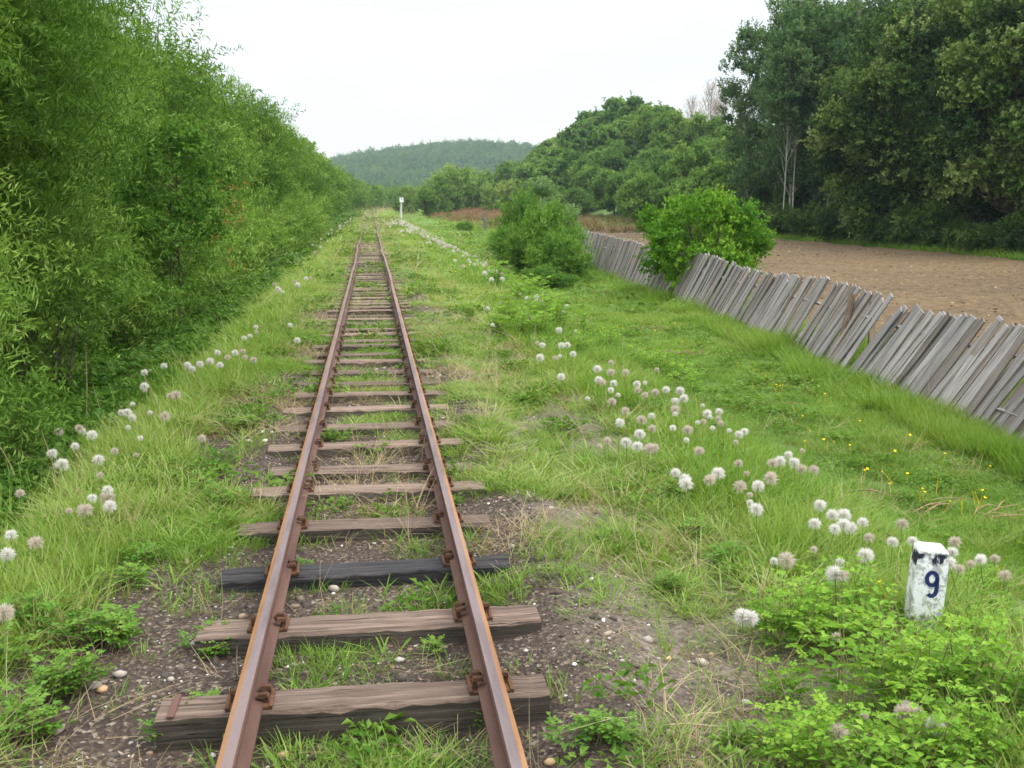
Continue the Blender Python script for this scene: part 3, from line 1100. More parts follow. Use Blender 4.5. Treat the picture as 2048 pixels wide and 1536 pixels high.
bt = [bare_tree(1, 17, 2.6, 90), bare_tree(2, 9, 3.2, 80)]
for (x, y, s, k, lb) in ((34.3, 78, 1.0, 0, 'bare leafless tree among the poplars, left one'), (36.3, 78, 1.05, 0, 'bare leafless tree among the poplars, right one'),
                         (58, 178, 1.25, 1, 'bare reddish tree on the skyline, right of the wooded crest'), (54, 176, 1.0, 1, 'bare reddish tree on the skyline beside the wooded crest'), (62, 184, 1.2, 1, 'bare reddish tree on the skyline, nearest the poplars')):
    t = empty('bare_tree', (x, y, float(tz(x, y))), (0, 0, random.uniform(0, 6)), s)
    tag(t, lb, 'bare tree', 'bare trees')
    obj('trunk', bt[k], t)

# --- slope trees
S_t = [tree_meshes('slope_tree', 400 + i, 7.4, 3.3, .2, 38, .92, 1450, .6, 8, .34, .20, .15, M['slope'], M['bark'], 2, .1, shell=.6) for i in range(3)]
F_t = [tree_meshes('far_tree', 420 + i, 8.2, 3.6, .1, 34, 1.05, 700, .8, 7, .62, .40, .1, M['slope'], M['bark'], 2, .12, shell=.6) for i in range(2)]
cnt = 0
pts_used = []
tries = 0
while cnt < 215 and tries < 9000:
    tries += 1
    y = 88 + 430 * random.random() ** 1.25
    x = float(cx(y)) + 29 + 27 * random.random()
    if y > 300:
        x = float(cx(y)) + 14 + 42 * random.random()
    sp = 3.3 if y < 200 else 5.0
    if any((x - a) ** 2 + (y - c) ** 2 < (sp + .004 * y) ** 2 for a, c in pts_used):
        continue
    pts_used.append((x, y))
    kind = S_t[cnt % 3] if y < 190 else F_t[cnt % 2]
    s = random.uniform(.62, 1.1) * (.85 if x < 33 else 1)
    px_ = 748 + 2100 * x / y
    tier = 'on the crest' if x > float(cx(y)) + 46 else ('at the foot' if x < float(cx(y)) + 37 else 'half way up')
    if px_ < 1060:
        lab = 'small looking tree %s of the slope where it meets the far hill' % tier
    elif px_ < 1180:
        lab = 'tree %s of the slope, above the bluish young tree' % tier
    elif px_ < 1290:
        lab = 'tree %s of the slope, left of the round green bush' % tier
    elif px_ < 1420:
        lab = 'tree %s of the slope, straight behind the round green bush' % tier
    else:
        lab = 'tree %s of the slope, hard against the poplars' % tier
    plant_tree('slope_tree', kind, x, y, s, random.uniform(0, 6), lab, 'tree', 'trees of the right-hand wooded slope', zs=random.uniform(.85, 1.15))
    cnt += 1
# --- trees of the middle distance
M_t = [tree_meshes('mid_tree', 440 + i, 8.2, 3.2, .1, 34, 1.0, 520, 1.0, 7, .55, .30, .1, M['midtree'], M['bark'], 2, .12, shell=.6) for i in range(2)]
mids = [(9, 178, .62), (12, 205, .9), (16, 215, 1.15), (14.5, 232, 1.2), (20, 225, 1.0), (24, 245, 1.0), (19.5, 255, 1.2), (28, 235, 1.15), (30.5, 250, 1.25), (33, 225, 1.0), (25, 200, .7), (21, 190, .55),
        (8, 300, .9), (11, 330, 1.1), (14, 350, 1.2), (18, 320, 1.1), (10, 390, 1.2), (5.2, 230, .7), (6.5, 262, .8), (22, 380, 1.3), (30, 330, 1.2), (29, 290, 1.1), (36, 245, 1.1)]
for k, (x, y, s) in enumerate(mids):
    x += float(cx(y))
    lb = {0: 'small green tree just right of the white kilometre post', 3: 'rounded yellowish tree right of the far track', 8: 'tall dark grey green tree in front of the far hill',
          10: 'bright green low tree before the dark far one'}.get(k, 'tree in the loose middle distance group right of the far track')
    plant_tree('tree', M_t[k % 2], x, y, s, random.uniform(0, 6), lb, 'tree', 'trees in the middle distance')
for k, (x, y, s) in enumerate(((11.5, 560, 1.0), (2, 610, 1.5), (-8, 600, 1.6), (22, 600, 1.4), (-18, 560, 1.2), (-14, 520, 1.1), (34, 590, 1.4), (8, 640, 1.6), (-4, 660, 1.7), (46, 600, 1.5))):
    x += float(cx(560)) if k else 12
    plant_tree('tree', F_t[k % 2], x, y, s, random.uniform(0, 6), 'round bush like tree closing the view at the end of the track' if k == 0 else 'tree in the belt behind the end of the track', 'tree', 'trees behind the end of the track')

# --- bright bush in the fence, shrubs
bushk = tree_meshes('bush', 500, 2.75, 1.72, .1, 36, .42, 2700, .32, 9, .10, .062, .2, M['bush'], M['bark'], 5, .035, shell=.45)
bp = at(1345, 598)
t = plant_tree('round_bush', bushk, bp.x + .85, bp.y, 1.0, 1.1, 'round bright green bush growing through the leaning fence', 'bush')
t.scale = (1.02, 1.0, 1.07)
shr = [tree_meshes('shrub', 510 + i, 1.6, 1.15, .02, 22, .34, 900, .3, 8, .10, .055, .25, M['shrub'], M['bark'], 5, .02) for i in range(2)]
shr_pos = [(5.35, 31, .75), (5.9, 33, .85), (5.5, 35.5, .8), (6.2, 38, .95), (5.7, 41, .9), (6.6, 43, 1.0), (7.2, 50, 1.1), (7.4, 56, .9), (8.1, 60, 1.0),
           (6.0, 35.2, 1.0), (6.9, 45, 1.2), (7.6, 54, 1.3)]
for k, (x, y, s) in enumerate(shr_pos):
    lb = ('shrub nearest the camera in the thicket left of the fence' if k == 0 else '%s shrub from the camera in the thicket between the meadow and the fence' % ORD[k + 1])
    plant_tree('shrub', shr[k % 2], x, y, s, random.uniform(0, 6), lb, 'shrub', 'shrubs beside the fence', zs=random.choice((.55, .8, 1.1, 1.5)))
M['bluish'] = leaf_mat('bluish_leaf', [(0, (.09, .18, .065)), (.5, (.17, .29, .11)), (1, (.28, .40, .18))], .35)
sapl = tree_meshes('young_tree', 520, 4.2, 1.2, .2, 34, .42, 1100, .35, 8, .13, .06, .25, M['bluish'], M['bark'], 2, .04)
plant_tree('young_tree', sapl, 9.6, 61, 1.0, 1, 'bluish green young tree rising above the fence side shrubs', 'young tree')
plant_tree('young_tree', sapl, 6.9, 37.5, .62, 2, 'slim young tree at the left end of the grey boards', 'young tree')
plant_tree('young_tree', sapl, 10.6, 66, .9, 3, 'young tree just behind the bluish green one', 'young tree')
for k in range(9):                       # scrub left of the old field beyond the fence
    y = random.uniform(80, 170)
    x = float(cx(y)) + random.uniform(6.5, 12.5) + (y - 80) * .04
    plant_tree('shrub', shr[k % 2], x, y, random.uniform(.35, .6), random.uniform(0, 6), 'low shrub in the weedy strip beyond the kilometre post', 'shrub', 'scrub in the weedy strip')

# ------------------------------------------------------------------ instanced ground cover
def gn_scatter(name, P, rot, scl, idx, tint, protos, label):
    me = bpy.data.meshes.new(name)
    n = len(P)
    me.vertices.add(n)
    me.vertices.foreach_set('co', np.asarray(P, np.float32).ravel())
    for nm, ty, arr, key in (('prot', 'FLOAT_VECTOR', rot, 'vector'), ('pscl', 'FLOAT_VECTOR', scl, 'vector'), ('pidx', 'INT', idx, 'value'), ('itint', 'FLOAT', tint, 'value')):
        a = me.attributes.new(nm, ty, 'POINT')
        a.data.foreach_set(key, np.asarray(arr, np.int32 if ty == 'INT' else np.float32).ravel())
    o = obj(name, me)
    tag(o, label, kind='stuff')
    c = bpy.data.collections.new(name + '_kinds')
    for k, pm_ in enumerate(protos):
        q = bpy.data.objects.new('%s_%02d' % (name, k), pm_)
        c.objects.link(q)
    ng = bpy.data.node_groups.new(name, 'GeometryNodeTree')
    ng.interface.new_socket('Geometry', in_out='INPUT', socket_type='NodeSocketGeometry')
    ng.interface.new_socket('Geometry', in_out='OUTPUT', socket_type='NodeSocketGeometry')
    N = ng.nodes
    Lk = ng.links
    gi = N.new('NodeGroupInput')
    go = N.new('NodeGroupOutput')
    ip = N.new('GeometryNodeInstanceOnPoints')
    ci = N.new('GeometryNodeCollectionInfo')
    ci.inputs['Collection'].default_value = c
    ci.inputs['Separate Children'].default_value = True
    ci.inputs['Reset Children'].default_value = True

    def na(nm, ty):
        q = N.new('GeometryNodeInputNamedAttribute')
        q.data_type = ty
        q.inputs['Name'].default_value = nm
        return q.outputs['Attribute']
    er = N.new('FunctionNodeEulerToRotation')
    Lk.new(na('prot', 'FLOAT_VECTOR'), er.inputs[0])
    Lk.new(gi.outputs[0], ip.inputs['Points'])
    Lk.new(ci.outputs[0], ip.inputs['Instance'])
    ip.inputs['Pick Instance'].default_value = True
    Lk.new(na('pidx', 'INT'), ip.inputs['Instance Index'])
    Lk.new(er.outputs[0], ip.inputs['Rotation'])
    Lk.new(na('pscl', 'FLOAT_VECTOR'), ip.inputs['Scale'])
    Lk.new(ip.outputs[0], go.inputs[0])
    md = o.modifiers.new('scatter', 'NODES')
    md.node_group = ng
    return o


def tuft(seed, n, h, rad, w, bend, mat, upright=.25):
    r = np.random.default_rng(seed)
    a = r.uniform(0, 2 * np.pi, n)
    rr = rad * np.sqrt(r.random(n))
    P = np.stack([rr * np.cos(a), rr * np.sin(a), np.full(n, -.01)], -1)
    a2 = a + r.normal(0, .9, n)
    d = np.stack([np.cos(a2), np.sin(a2), 0 * a], -1)
    H = h * r.uniform(.45, 1.1, n)
    side = np.stack([-np.sin(a2 + r.normal(0, .6, n)), np.cos(a2), 0 * a], -1)
    ww = w * r.uniform(.7, 1.3, n)
    lean = r.uniform(.05, upright, n)
    bd = bend * r.uniform(.4, 1.3, n)
    pts = []
    for t, wf in ((0, 1), (.5, .85), (.8, .5), (1, 0)):
        c = P + d * ((lean * t + bd * t * t) * H)[:, None] + np.array([0, 0, 1.0]) * (H * t * (1 - .35 * bd * t))[:, None]
        if wf:
            pts += [c - side * (ww * wf / 2)[:, None], c + side * (ww * wf / 2)[:, None]]
        else:
            pts += [c]
    V = np.stack(pts, 1).reshape(-1, 3)
    k = 7
    Fs = []
    tint = []
    tt = r.random(n)
    for i in range(n):
        o = i * k
        Fs += [(o, o + 1, o + 3, o + 2), (o + 2, o + 3, o + 5, o + 4), (o + 4, o + 5, o + 6)]
        tint += [tt[i]] * 3
    return mesh_np('tuft', V, Fs, [mat], tint=tint)


def forb(seed, n, spread, L, W, mat, h=.08):
    r = np.random.default_rng(seed)
    a = r.uniform(0, 2 * np.pi, n)
    rr = spread * np.sqrt(r.random(n))
    P = np.stack([rr * np.cos(a), rr * np.sin(a), h * r.uniform(.2, 1, n)], -1)
    D = unit(np.stack([np.cos(a + r.normal(0, .7, n)), np.sin(a + r.normal(0, .7, n)), r.uniform(-.1, .5, n)], -1))
    N = unit(np.array([0, 0, 1.0]) + r.normal(0, .35, (n, 3)))
    V, Fc = leaf_geo(P, D, N, L * r.uniform(.6, 1.2, n), W * r.uniform(.7, 1.2, n), r)
    return mesh_np('forb', V, Fc, [mat], tint=np.repeat(r.random(n), 2))


G_short = [tuft(1 + i, 30, .085, .075, .0034, .6, M['grass'], .5) for i in range(3)]
G_mid = [tuft(11 + i, 20, .18, .07, .0040, .35, M['grass'], .35) for i in range(3)]
G_mid[2] = tuft(19, 11, .17, .06, .0085, .7, M['grass'], .5)
G_tall = [tuft(21 + i, 14, .30, .08, .0044, .28, M['grass'], .3) for i in range(3)]
G_dry = [tuft(31 + i, 12, .17, .08, .0024, 1.2, M['straw'], .9) for i in range(3)]
G_forb = [forb(41 + i, 26, .11, .06, .032, M['forb']) for i in range(3)]
protos_g = G_short + G_mid + G_tall
tie_arr = np.array(tie_y)


def on_tie(x, y, pad=.085):
    k = np.clip(np.searchsorted(tie_arr, y), 1, len(tie_arr) - 1)
    dmin = np.minimum(np.abs(y - tie_arr[k]), np.abs(y - tie_arr[k - 1]))
    return (np.abs(x) < .66) & (dmin < pad) & (y < tie_arr[-1])


def cover_density(u, y):
    n1 = fbm(u, y, .9, 51)
    n2 = fbm(u, y, .35, 52)
    au = np.abs(u)
    d = np.ones_like(u)
    inside = au < .36
    d = np.where(inside, np.clip((n1 - .52) * 3.0 + .05 + .035 * np.maximum(y - 5, 0), .015, .85), d)
    sh = (au >= .36) & (au < .80)
    d = np.where(sh, np.clip((n1 - .53) * 3 + .04 + .04 * np.maximum(y - 6, 0), .02, .85), d)
    lft = (u <= -.80) & (u > -1.4)
    d = np.where(lft, np.clip((n1 - .5) * 3.6 + .07 + .05 * np.maximum(y - 6, 0) + smooth((-u - 1.05) / .3) * .8, .04, 1), d)
    rgt = (u >= .80) & (u < 1.85)
    d = np.where(rgt, np.clip((n1 - .52) * 3.0 + .48 + .02 * np.maximum(y - 8, 0), .05, .9), d)
    d = np.where((u >= .90) & (u < 1.65) & (y > 3.6), d * (.42 + .5 * (n2 > .55)), d)
    d = np.where(inside & (y > 7) & (y < 48), np.minimum(d, .4 + .3 * (n1 > .55)), d)
    rut = np.exp(-((u + 1.95) / .18) ** 2) * (vnoise(u * 0, y, 1.3, 12) > .5)
    d = d * (1 - .8 * rut)
    d = np.where(u > 1.85, np.clip(.6 + (n2 - .5) * 1.6 + (n1 - .5) * 1.2, .15, 1), d)
    return np.where((np.abs(au - GH) < .055), 0, d)


def zone_points(n, x0, x1, y0, y1, seed, dens=None):
    r = np.random.default_rng(seed)
    y = r.uniform(y0, y1, n)
    u = r.uniform(x0, x1, n)
    x = u + cx(y)
    keep = r.random(n) < (dens or cover_density)(u, y)
    keep &= ~on_tie(u, y)
    return x[keep], u[keep], y[keep], r


GP = dict(P=[], R=[], S=[], I=[], T=[])
DP = dict(P=[], R=[], S=[], I=[], T=[])
FP = dict(P=[], R=[], S=[], I=[], T=[])


def push(B, x, y, r, sx, sz, idx, tint, tilt=.12):
    n = len(x)
    B['P'].append(np.stack([x, y, tz(x, y)], -1))
    B['R'].append(np.stack([r.normal(0, tilt, n), r.normal(0, tilt, n), r.uniform(0, 6.28, n)], -1))
    B['S'].append(np.stack([sx, sx, sz], -1))
    B['I'].append(idx)
    B['T'].append(np.clip(tint, 0, 1))


def build(B, name, protos, label):
    return gn_scatter(name, np.concatenate(B['P']), np.concatenate(B['R']), np.concatenate(B['S']), np.concatenate(B['I']), np.concatenate(B['T']), protos, label)


# (n, x0,x1, y0,y1, xy scale, xy grow)
for zi, (n, xa, xb, ya, yb, wide) in enumerate(((19000, -2.6, 3.2, 1.2, 6, 1.0), (42000, -3.4, 7.6, 5.8, 12, 1.15), (44000, -3.6, 8.6, 11.5, 24, 1.7), (22000, -3.6, 9.5, 23, 50, 3.0), (16000, -3.4, 12, 48, 110, 5.5), (9000, -3.4, 30, 105, 330, 9), (9000, -1.0, 1.0, 23, 60, 1.5), (17000, -1.4, 1.4, 58, 330, 1.7))):
    x, u, y, r = zone_points(n, xa, xb, ya, yb, 600 + zi)
    nn = len(x)
    nz = fbm(x, y, 2.2, 61)
    hz = fbm(x, y, .8, 62)
    bank = ((u > 1.7) & (u < 3.3)) | ((u < -1.2) & (u > -2.3))
    meadow = u >= 3.3
    fx = fence_x(y)
    foot = (u > fx - .55 + .5 * (hz - .5))
    inside = np.abs(u) < 1.0
    kind = np.where(bank, np.where(r.random(nn) < .12, 6, np.where(r.random(nn) < .55, 3, 0)), np.where(foot, 6, np.where(meadow, 0, np.where(inside, np.where(r.random(nn) < .18, 3, 0), np.where(r.random(nn) < .25, 3, 0)))))
    idx = kind + r.integers(0, 3, nn)
    hs = r.uniform(.65, 1.15, nn) * (.7 + .6 * hz)
    hs = np.where(inside & (kind == 3), hs * .6, hs)
    hs = np.where(inside & (y > 8), hs * np.where(y > 55, .4, .6), hs)
    hs = np.where(foot, hs * (.45 + 1.1 * vnoise(x, y, .9, 64)), hs)
    hs = np.where(bank, hs * .8, hs)
    hs = np.where((u > .7) & (u < 1.9), hs * .62, hs)
    hs = np.where(meadow & ~foot, hs * (.9 + .7 * (nz > .55)), hs)
    t = .45 + (nz - .5) * 1.1 + r.normal(0, .17, nn)
    t = np.where(bank, t + .10, t)
    t = np.where(meadow, t - .02, t)
    t = np.where(foot, t - .10, t)
    t = np.where((np.abs(u) < 1.9), t + .16, t)
    t = np.where((u > .8) & (u < 1.9), t + .08, t)
    keep = (u > -2.9) & ~((y > 23) & (np.abs(u) < (.95 if wide < 5 else 1.35)) & (wide > 1.6))
    push(GP, x[keep], y[keep], r, wide * r.uniform(.85, 1.25, nn)[keep], (hs * min(1.25, wide ** .15))[keep], idx[keep], t[keep])
    # dry blades
    def dd(u, y):
        b = fbm(u, y, .7, 71)
        return np.clip((b - .5) * 2.5 + .12, .04, .8) * np.where(np.abs(u) < 1.9, 1, np.where(u > 1.9, .35, .5)) * np.where(np.abs(np.abs(u) - GH) < .06, 0, 1)
    x, u, y, r = zone_points(n // (4 if zi < 2 else 6), xa, min(xb, 9), ya, yb, 700 + zi, dd)
    nn = len(x)
    push(DP, x, y, r, wide * r.uniform(.7, 1.2, nn), r.uniform(.35, .95, nn), r.integers(0, 3, nn), r.random(nn), .35)
    # ground cover of small leaves
    def fd(u, y):
        b = fbm(u, y, .5, 81)
        return np.where(u < -2.0, np.clip(.5 + (-u - 2.0) * 2, 0, 1), np.where(np.abs(u) < 2, np.clip((b - .58) * 1.5, 0, .25), np.clip((b - .55) * 1.6, .02, .4))) * np.where(np.abs(np.abs(u) - GH) < .07, 0, 1)
    x, u, y, r = zone_points(int(n * .5), xa if zi > 0 else -3.4, xb, ya, yb, 800 + zi, fd)
    nn = len(x)
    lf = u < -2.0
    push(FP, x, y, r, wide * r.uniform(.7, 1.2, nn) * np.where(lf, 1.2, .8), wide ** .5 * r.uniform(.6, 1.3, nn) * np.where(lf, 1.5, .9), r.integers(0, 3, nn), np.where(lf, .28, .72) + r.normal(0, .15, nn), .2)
# ground cover going in under the thicket
r0 = np.random.default_rng(91)
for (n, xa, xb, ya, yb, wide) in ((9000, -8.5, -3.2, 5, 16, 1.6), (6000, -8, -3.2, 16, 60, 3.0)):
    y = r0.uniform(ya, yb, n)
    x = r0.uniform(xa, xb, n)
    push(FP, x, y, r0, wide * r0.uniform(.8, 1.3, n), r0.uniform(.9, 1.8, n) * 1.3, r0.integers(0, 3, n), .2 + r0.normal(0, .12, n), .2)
# grass edging the ploughed field on its far side
n = 5000
y = r0.uniform(30, 150, n)
x = 28.7 + r0.random(n) ** 1.5 * 4
push(GP, x, y, r0, r0.uniform(3, 6, n), r0.uniform(.8, 1.8, n), r0.integers(3, 9, n), .3 + r0.normal(0, .15, n))
build(GP, 'grass', protos_g, 'green grass blades and tufts along the embankment and meadow')
build(DP, 'dry_grass', G_dry, 'dry straw coloured grass lying between the green tufts')
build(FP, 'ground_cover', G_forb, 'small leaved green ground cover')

# reddish dry weeds of the old field
n = 9000
y = r0.uniform(88, 235, n)
x = cx(y) + 10 + 22 * r0.random(n)
k = fbm(x, y, 12, 95)
keep = r0.random(n) < np.clip((k - .3) * 3, 0, 1)
x, y = x[keep], y[keep]
n = len(x)
weed = [tuft(61 + i, 14, 1.0, .35, .035, .3, M['redweed'], .5) for i in range(2)]
RP = dict(P=[], R=[], S=[], I=[], T=[])
push(RP, x, y, r0, r0.uniform(.8, 1.6, n), r0.uniform(.5, 1.05, n), r0.integers(0, 2, n), np.clip(.1 + smooth((y - 110) / 90) * .75 + r0.normal(0, .2, n), 0, 1))
build(RP, 'dry_weeds', weed, 'reddish brown dry weeds on the old field right of the far track')

# gravel and pebbles
m, nt, b = new_mat('pebble')
a = nt.nodes.new('ShaderNodeAttribute')
a.attribute_name = 'itint'
a.attribute_type = 'INSTANCER'
nt.links.new(ramp(nt, a.outputs['Fac'], [(0, (.05, .042, .036)), (.5, (.115, .09, .072)), (.72, (.20, .15, .11)), (.86, (.30, .20, .12)), (.94, (.36, .33, .30)), (1, (.62, .60, .56))]), b.inputs['Base Color'])
M['pebble'] = m


def pebble(seed):
    r = np.random.default_rng(seed)
    t = (1 + 5 ** .5) / 2
    V = unit(np.array([(-1, t, 0), (1, t, 0), (-1, -t, 0), (1, -t, 0), (0, -1, t), (0, 1, t), (0, -1, -t), (0, 1, -t), (t, 0, -1), (t, 0, 1), (-t, 0, -1), (-t, 0, 1)], float))
    V = V * (1 + r.normal(0, .13, (12, 1))) * np.array([1, .75, .5])
    Fc = np.array([(0, 11, 5), (0, 5, 1), (0, 1, 7), (0, 7, 10), (0, 10, 11), (1, 5, 9), (5, 11, 4), (11, 10, 2), (10, 7, 6), (7, 1, 8), (3, 9, 4), (3, 4, 2), (3, 2, 6), (3, 6, 8), (3, 8, 9), (4, 9, 5), (2, 4, 11), (6, 2, 10), (8, 6, 7), (9, 8, 1)])
    return mesh_np('pebble', V, Fc, [M['pebble']], smooth_shade=True)


pebs = [pebble(i) for i in range(4)]
KP = dict(P=[], R=[], S=[], I=[], T=[])
for (n, ya, yb, mn) in ((34000, 1.2, 7, .004), (22000, 7, 20, .006)):
    r = np.random.default_rng(n)
    y = r.uniform(ya, yb, n)
    u = r.normal(0, 1.0, n)
    keep = (np.abs(u) < 2.4) & ~on_tie(u, y, .09) & (np.abs(np.abs(u) - GH) > .05)
    keep &= r.random(n) < np.clip(.3 + (fbm(u, y, .6, 99) - .4) * 3, .08, 1)
    u, y = u[keep], y[keep]
    nn = len(u)
    s = mn * (1 + r.pareto(3.2, nn) * 1.3)
    s = np.minimum(s, .028)
    push(KP, u + cx(y), y, r, s, s, r.integers(0, 4, nn), r.random(nn) ** 1.25, .3)
build(KP, 'gravel', pebs, 'loose dark gravel and pebbles of the track bed')

# single larger stones
stone_m, nt, b = new_mat('stone')
nt.links.new(ramp(nt, noise(nt, 12, 4), [(.3, (.22, .19, .16)), (.7, (.42, .37, .31))]), b.inputs['Base Color'])
stone_o, nt, b = new_mat('ochre_stone')
nt.links.new(ramp(nt, noise(nt, 12, 4), [(.3, (.42, .25, .12)), (.7, (.6, .42, .25))]), b.inputs['Base Color'])


def stone_mesh(seed, mat):
    m_ = pebble(seed + 50)
    me = m_.copy()
    me.materials.clear()
    me.materials.append(mat)
    return me


sm = [stone_mesh(0, stone_m), stone_mesh(1, stone_o), stone_mesh(2, stone_m)]
for (px_, py_, s, k, lb) in ((205, 1382, .028, 1, 'ochre stone left of the nearest sleeper'), (190, 1376, .03, 0, 'grey stone touching the ochre one left of the nearest sleeper'), (240, 1353, .028, 2, 'flat pale stone above the nearest sleeper, left'),
                            (115, 1463, .035, 0, 'large flat grey stone low in the left corner'), (342, 1362, .02, 2, 'small rounded stone by the left end of the nearest sleeper'), (1297, 1284, .028, 0, 'grey flat stone on the right verge'),
                            (1337, 1320, .017, 1, 'small ochre stone on the right verge'), (1404, 1330, .03, 2, 'brown stone at the edge of the right-hand plants'), (1340, 1470, .022, 0, 'pale stone near the lower edge, right of the right rail'),
                            (1603, 1478, .02, 1, 'ochre stone under the plants near the lower edge'), (1100, 1528, .025, 1, 'ochre stone at the bottom edge beside the right rail'), (568, 1512, .024, 1, 'light stone between the rails at the lower edge'),
                            (385, 1060, .022, 1, 'brown stone left of the pale warped sleeper'), (432, 1053, .022, 1, 'yellowish stone on the left end of the pale warped sleeper'), (668, 1182, .035, 0, 'dark rounded stone between the rails below the black sleeper'),
                            (708, 1483, .016, 2, 'white stone chip between the rails at the lower edge'), (498, 885, .03, 2, 'grey stone on the left verge'), (620, 1457, .028, 0, 'grey stone half buried before the nearest sleeper')):
    p = at(px_, py_)
    o = obj('stone', sm[k], None, (p.x, p.y, float(tz(p.x, p.y)) + s * .3), (random.uniform(-.2, .2), random.uniform(-.2, .2), random.uniform(0, 6)), s)
    tag(o, lb, 'stone', 'larger stones by the track')

# ------------------------------------------------------------------ seed heads
def seed_head(seed, n=130, rad=.029, cone=1.0):
    r = np.random.default_rng(seed)
    d = unit(r.normal(size=(n, 3)) + np.array([0, 0, cone * .5]))
    L = rad * r.uniform(.7, 1.15, n)
    P = d * .004
    N = unit(r.normal(size=(n, 3)))
    S = unit(np.cross(d, N))
    w = .0008
    tip = P + d * L[:, None] + np.array([0, 0, -1]) * (L * .12)[:, None]
    mid = P + d * (L * .62)[:, None]
    V = np.stack([P, mid + S * w, tip, mid - S * w], 1).reshape(-1, 3)
    o = np.arange(n)[:, None] * 4
    Fc = np.concatenate([o + np.array([[0, 1, 2]]), o + np.array([[0, 2, 3]])], 1).reshape(-1, 3)
    return V, Fc


M['fluff'] = leaf_mat('seed_fluff', [(0, (.76, .73, .67)), (1, (.92, .90, .85))], .4, tt=(1, 1, 1))
M['fluff_pink'] = leaf_mat('pinkish_seed_fluff', [(0, (.58, .49, .41)), (1, (.80, .72, .63))], .4, tt=(1, 1, 1))
M['flstem'] = leaf_mat('flower_stem', [(0, (.14, .20, .05)), (1, (.2, .22, .08))], .1)
heads = []
for i in range(6):
    V, Fc = seed_head(i, 330 if i < 3 else 240)
    heads.append(mesh_np('seed_head', V, Fc, [M['fluff'] if i < 3 else M['fluff_pink']], tint=np.random.default_rng(i).random(len(Fc))))
stems = []
for i in range(3):
    mb = MB()
    mb.tube([(.02 * i, 0, -.30), (.012, .01 * i, -.15), (0, 0, 0)], [.0028, .0022, .002], 3)
    stems.append(mb.mesh('stem', [M['flstem']]))
hp = [(290, 785), (255, 825), (256, 855), (300, 825), (340, 792), (352, 790), (118, 865), (158, 857), (105, 907), (138, 1022), (170, 1020), (220, 1012), (150, 893), (200, 950), (215, 980), (185, 996), (40, 988), (15, 1108), (8, 1225), (272, 910), (265, 808), (330, 832),
      (435, 705), (470, 706), (486, 703), (455, 715), (507, 720), (420, 722), (375, 730), (400, 728), (500, 672), (513, 664), (488, 676), (580, 650), (555, 577), (612, 557), (621, 556), (590, 563), (595, 570),
      (1152, 662), (1118, 660), (1060, 635), (985, 650), (975, 617), (965, 612), (1085, 690), (1146, 708), (1080, 715), (1120, 712), (1135, 690), (1195, 738), (1222, 745), (1252, 745), (1205, 765), (1175, 797), (1222, 780), (1224, 803), (1236, 790), (1250, 822), (1240, 845),
      (1280, 868), (1283, 840), (1350, 828), (1346, 856), (1375, 860), (1373, 880), (1398, 902), (1299, 897), (1275, 893), (1310, 785), (1332, 780), (1360, 783), (1368, 797), (1275, 780), (1290, 790), (1420, 960), (1372, 967), (1351, 945), (1438, 825), (1442, 848), (1420, 836),
      (1425, 856), (1478, 870), (1472, 885), (1493, 947), (1545, 928), (1577, 910), (1588, 926), (1560, 922), (1542, 957), (1480, 973), (1500, 1005), (1513, 1018), (1630, 1047), (1670, 1058), (1688, 1030), (1665, 1030), (1726, 1045), (1738, 1075), (1628, 1099), (1573, 1120),
      (1548, 1122), (1680, 1122), (1683, 1150), (1670, 1148), (1500, 1235), (1485, 1232), (1728, 1432), (1824, 1425), (1812, 1410), (1805, 1425), (1870, 1450), (1678, 1465), (1905, 1105), (1942, 1130), (1920, 1140), (1962, 1116), (1910, 1080), (2010, 1150), (1898, 1128), (1990, 1112),
      (1395, 845), (1405, 812), (1415, 828), (1458, 862), (1500, 990), (1640, 1010), (1605, 900)]
rr_ = random.Random(11)
fl = []
for (a, c) in hp:
    h_ = .26 if c < 1300 else .16
    p = at(a, c, dz=h_)
    fl.append((p.x, p.y, h_, True))
for _ in range(75):
    q = rr_.choice(fl[:len(hp)])
    if q[1] > 4.6:
        fl.append((q[0] + rr_.gauss(0, .28), q[1] + rr_.gauss(0, .6), rr_.uniform(.2, .3), True))
ctr = [(rr_.uniform(15.5, 95), rr_.uniform(2.2, 3.4)) for _ in range(30)]
while len(fl) < 700:
    if rr_.random() < .92:
        cy_, cu = rr_.choice(ctr)
        y = cy_ + rr_.gauss(0, .8 + cy_ * .015)
        u = cu + rr_.gauss(0, .24 + .006 * cy_)
    else:
        y = rr_.uniform(30, 105)
        u = -1.9 + rr_.gauss(0, .3)
    x = u + float(cx(y))
    fl.append((x, y, rr_.uniform(.26, .36), False))
fl.sort(key=lambda q: q[1])
fl_far = fl[296:]
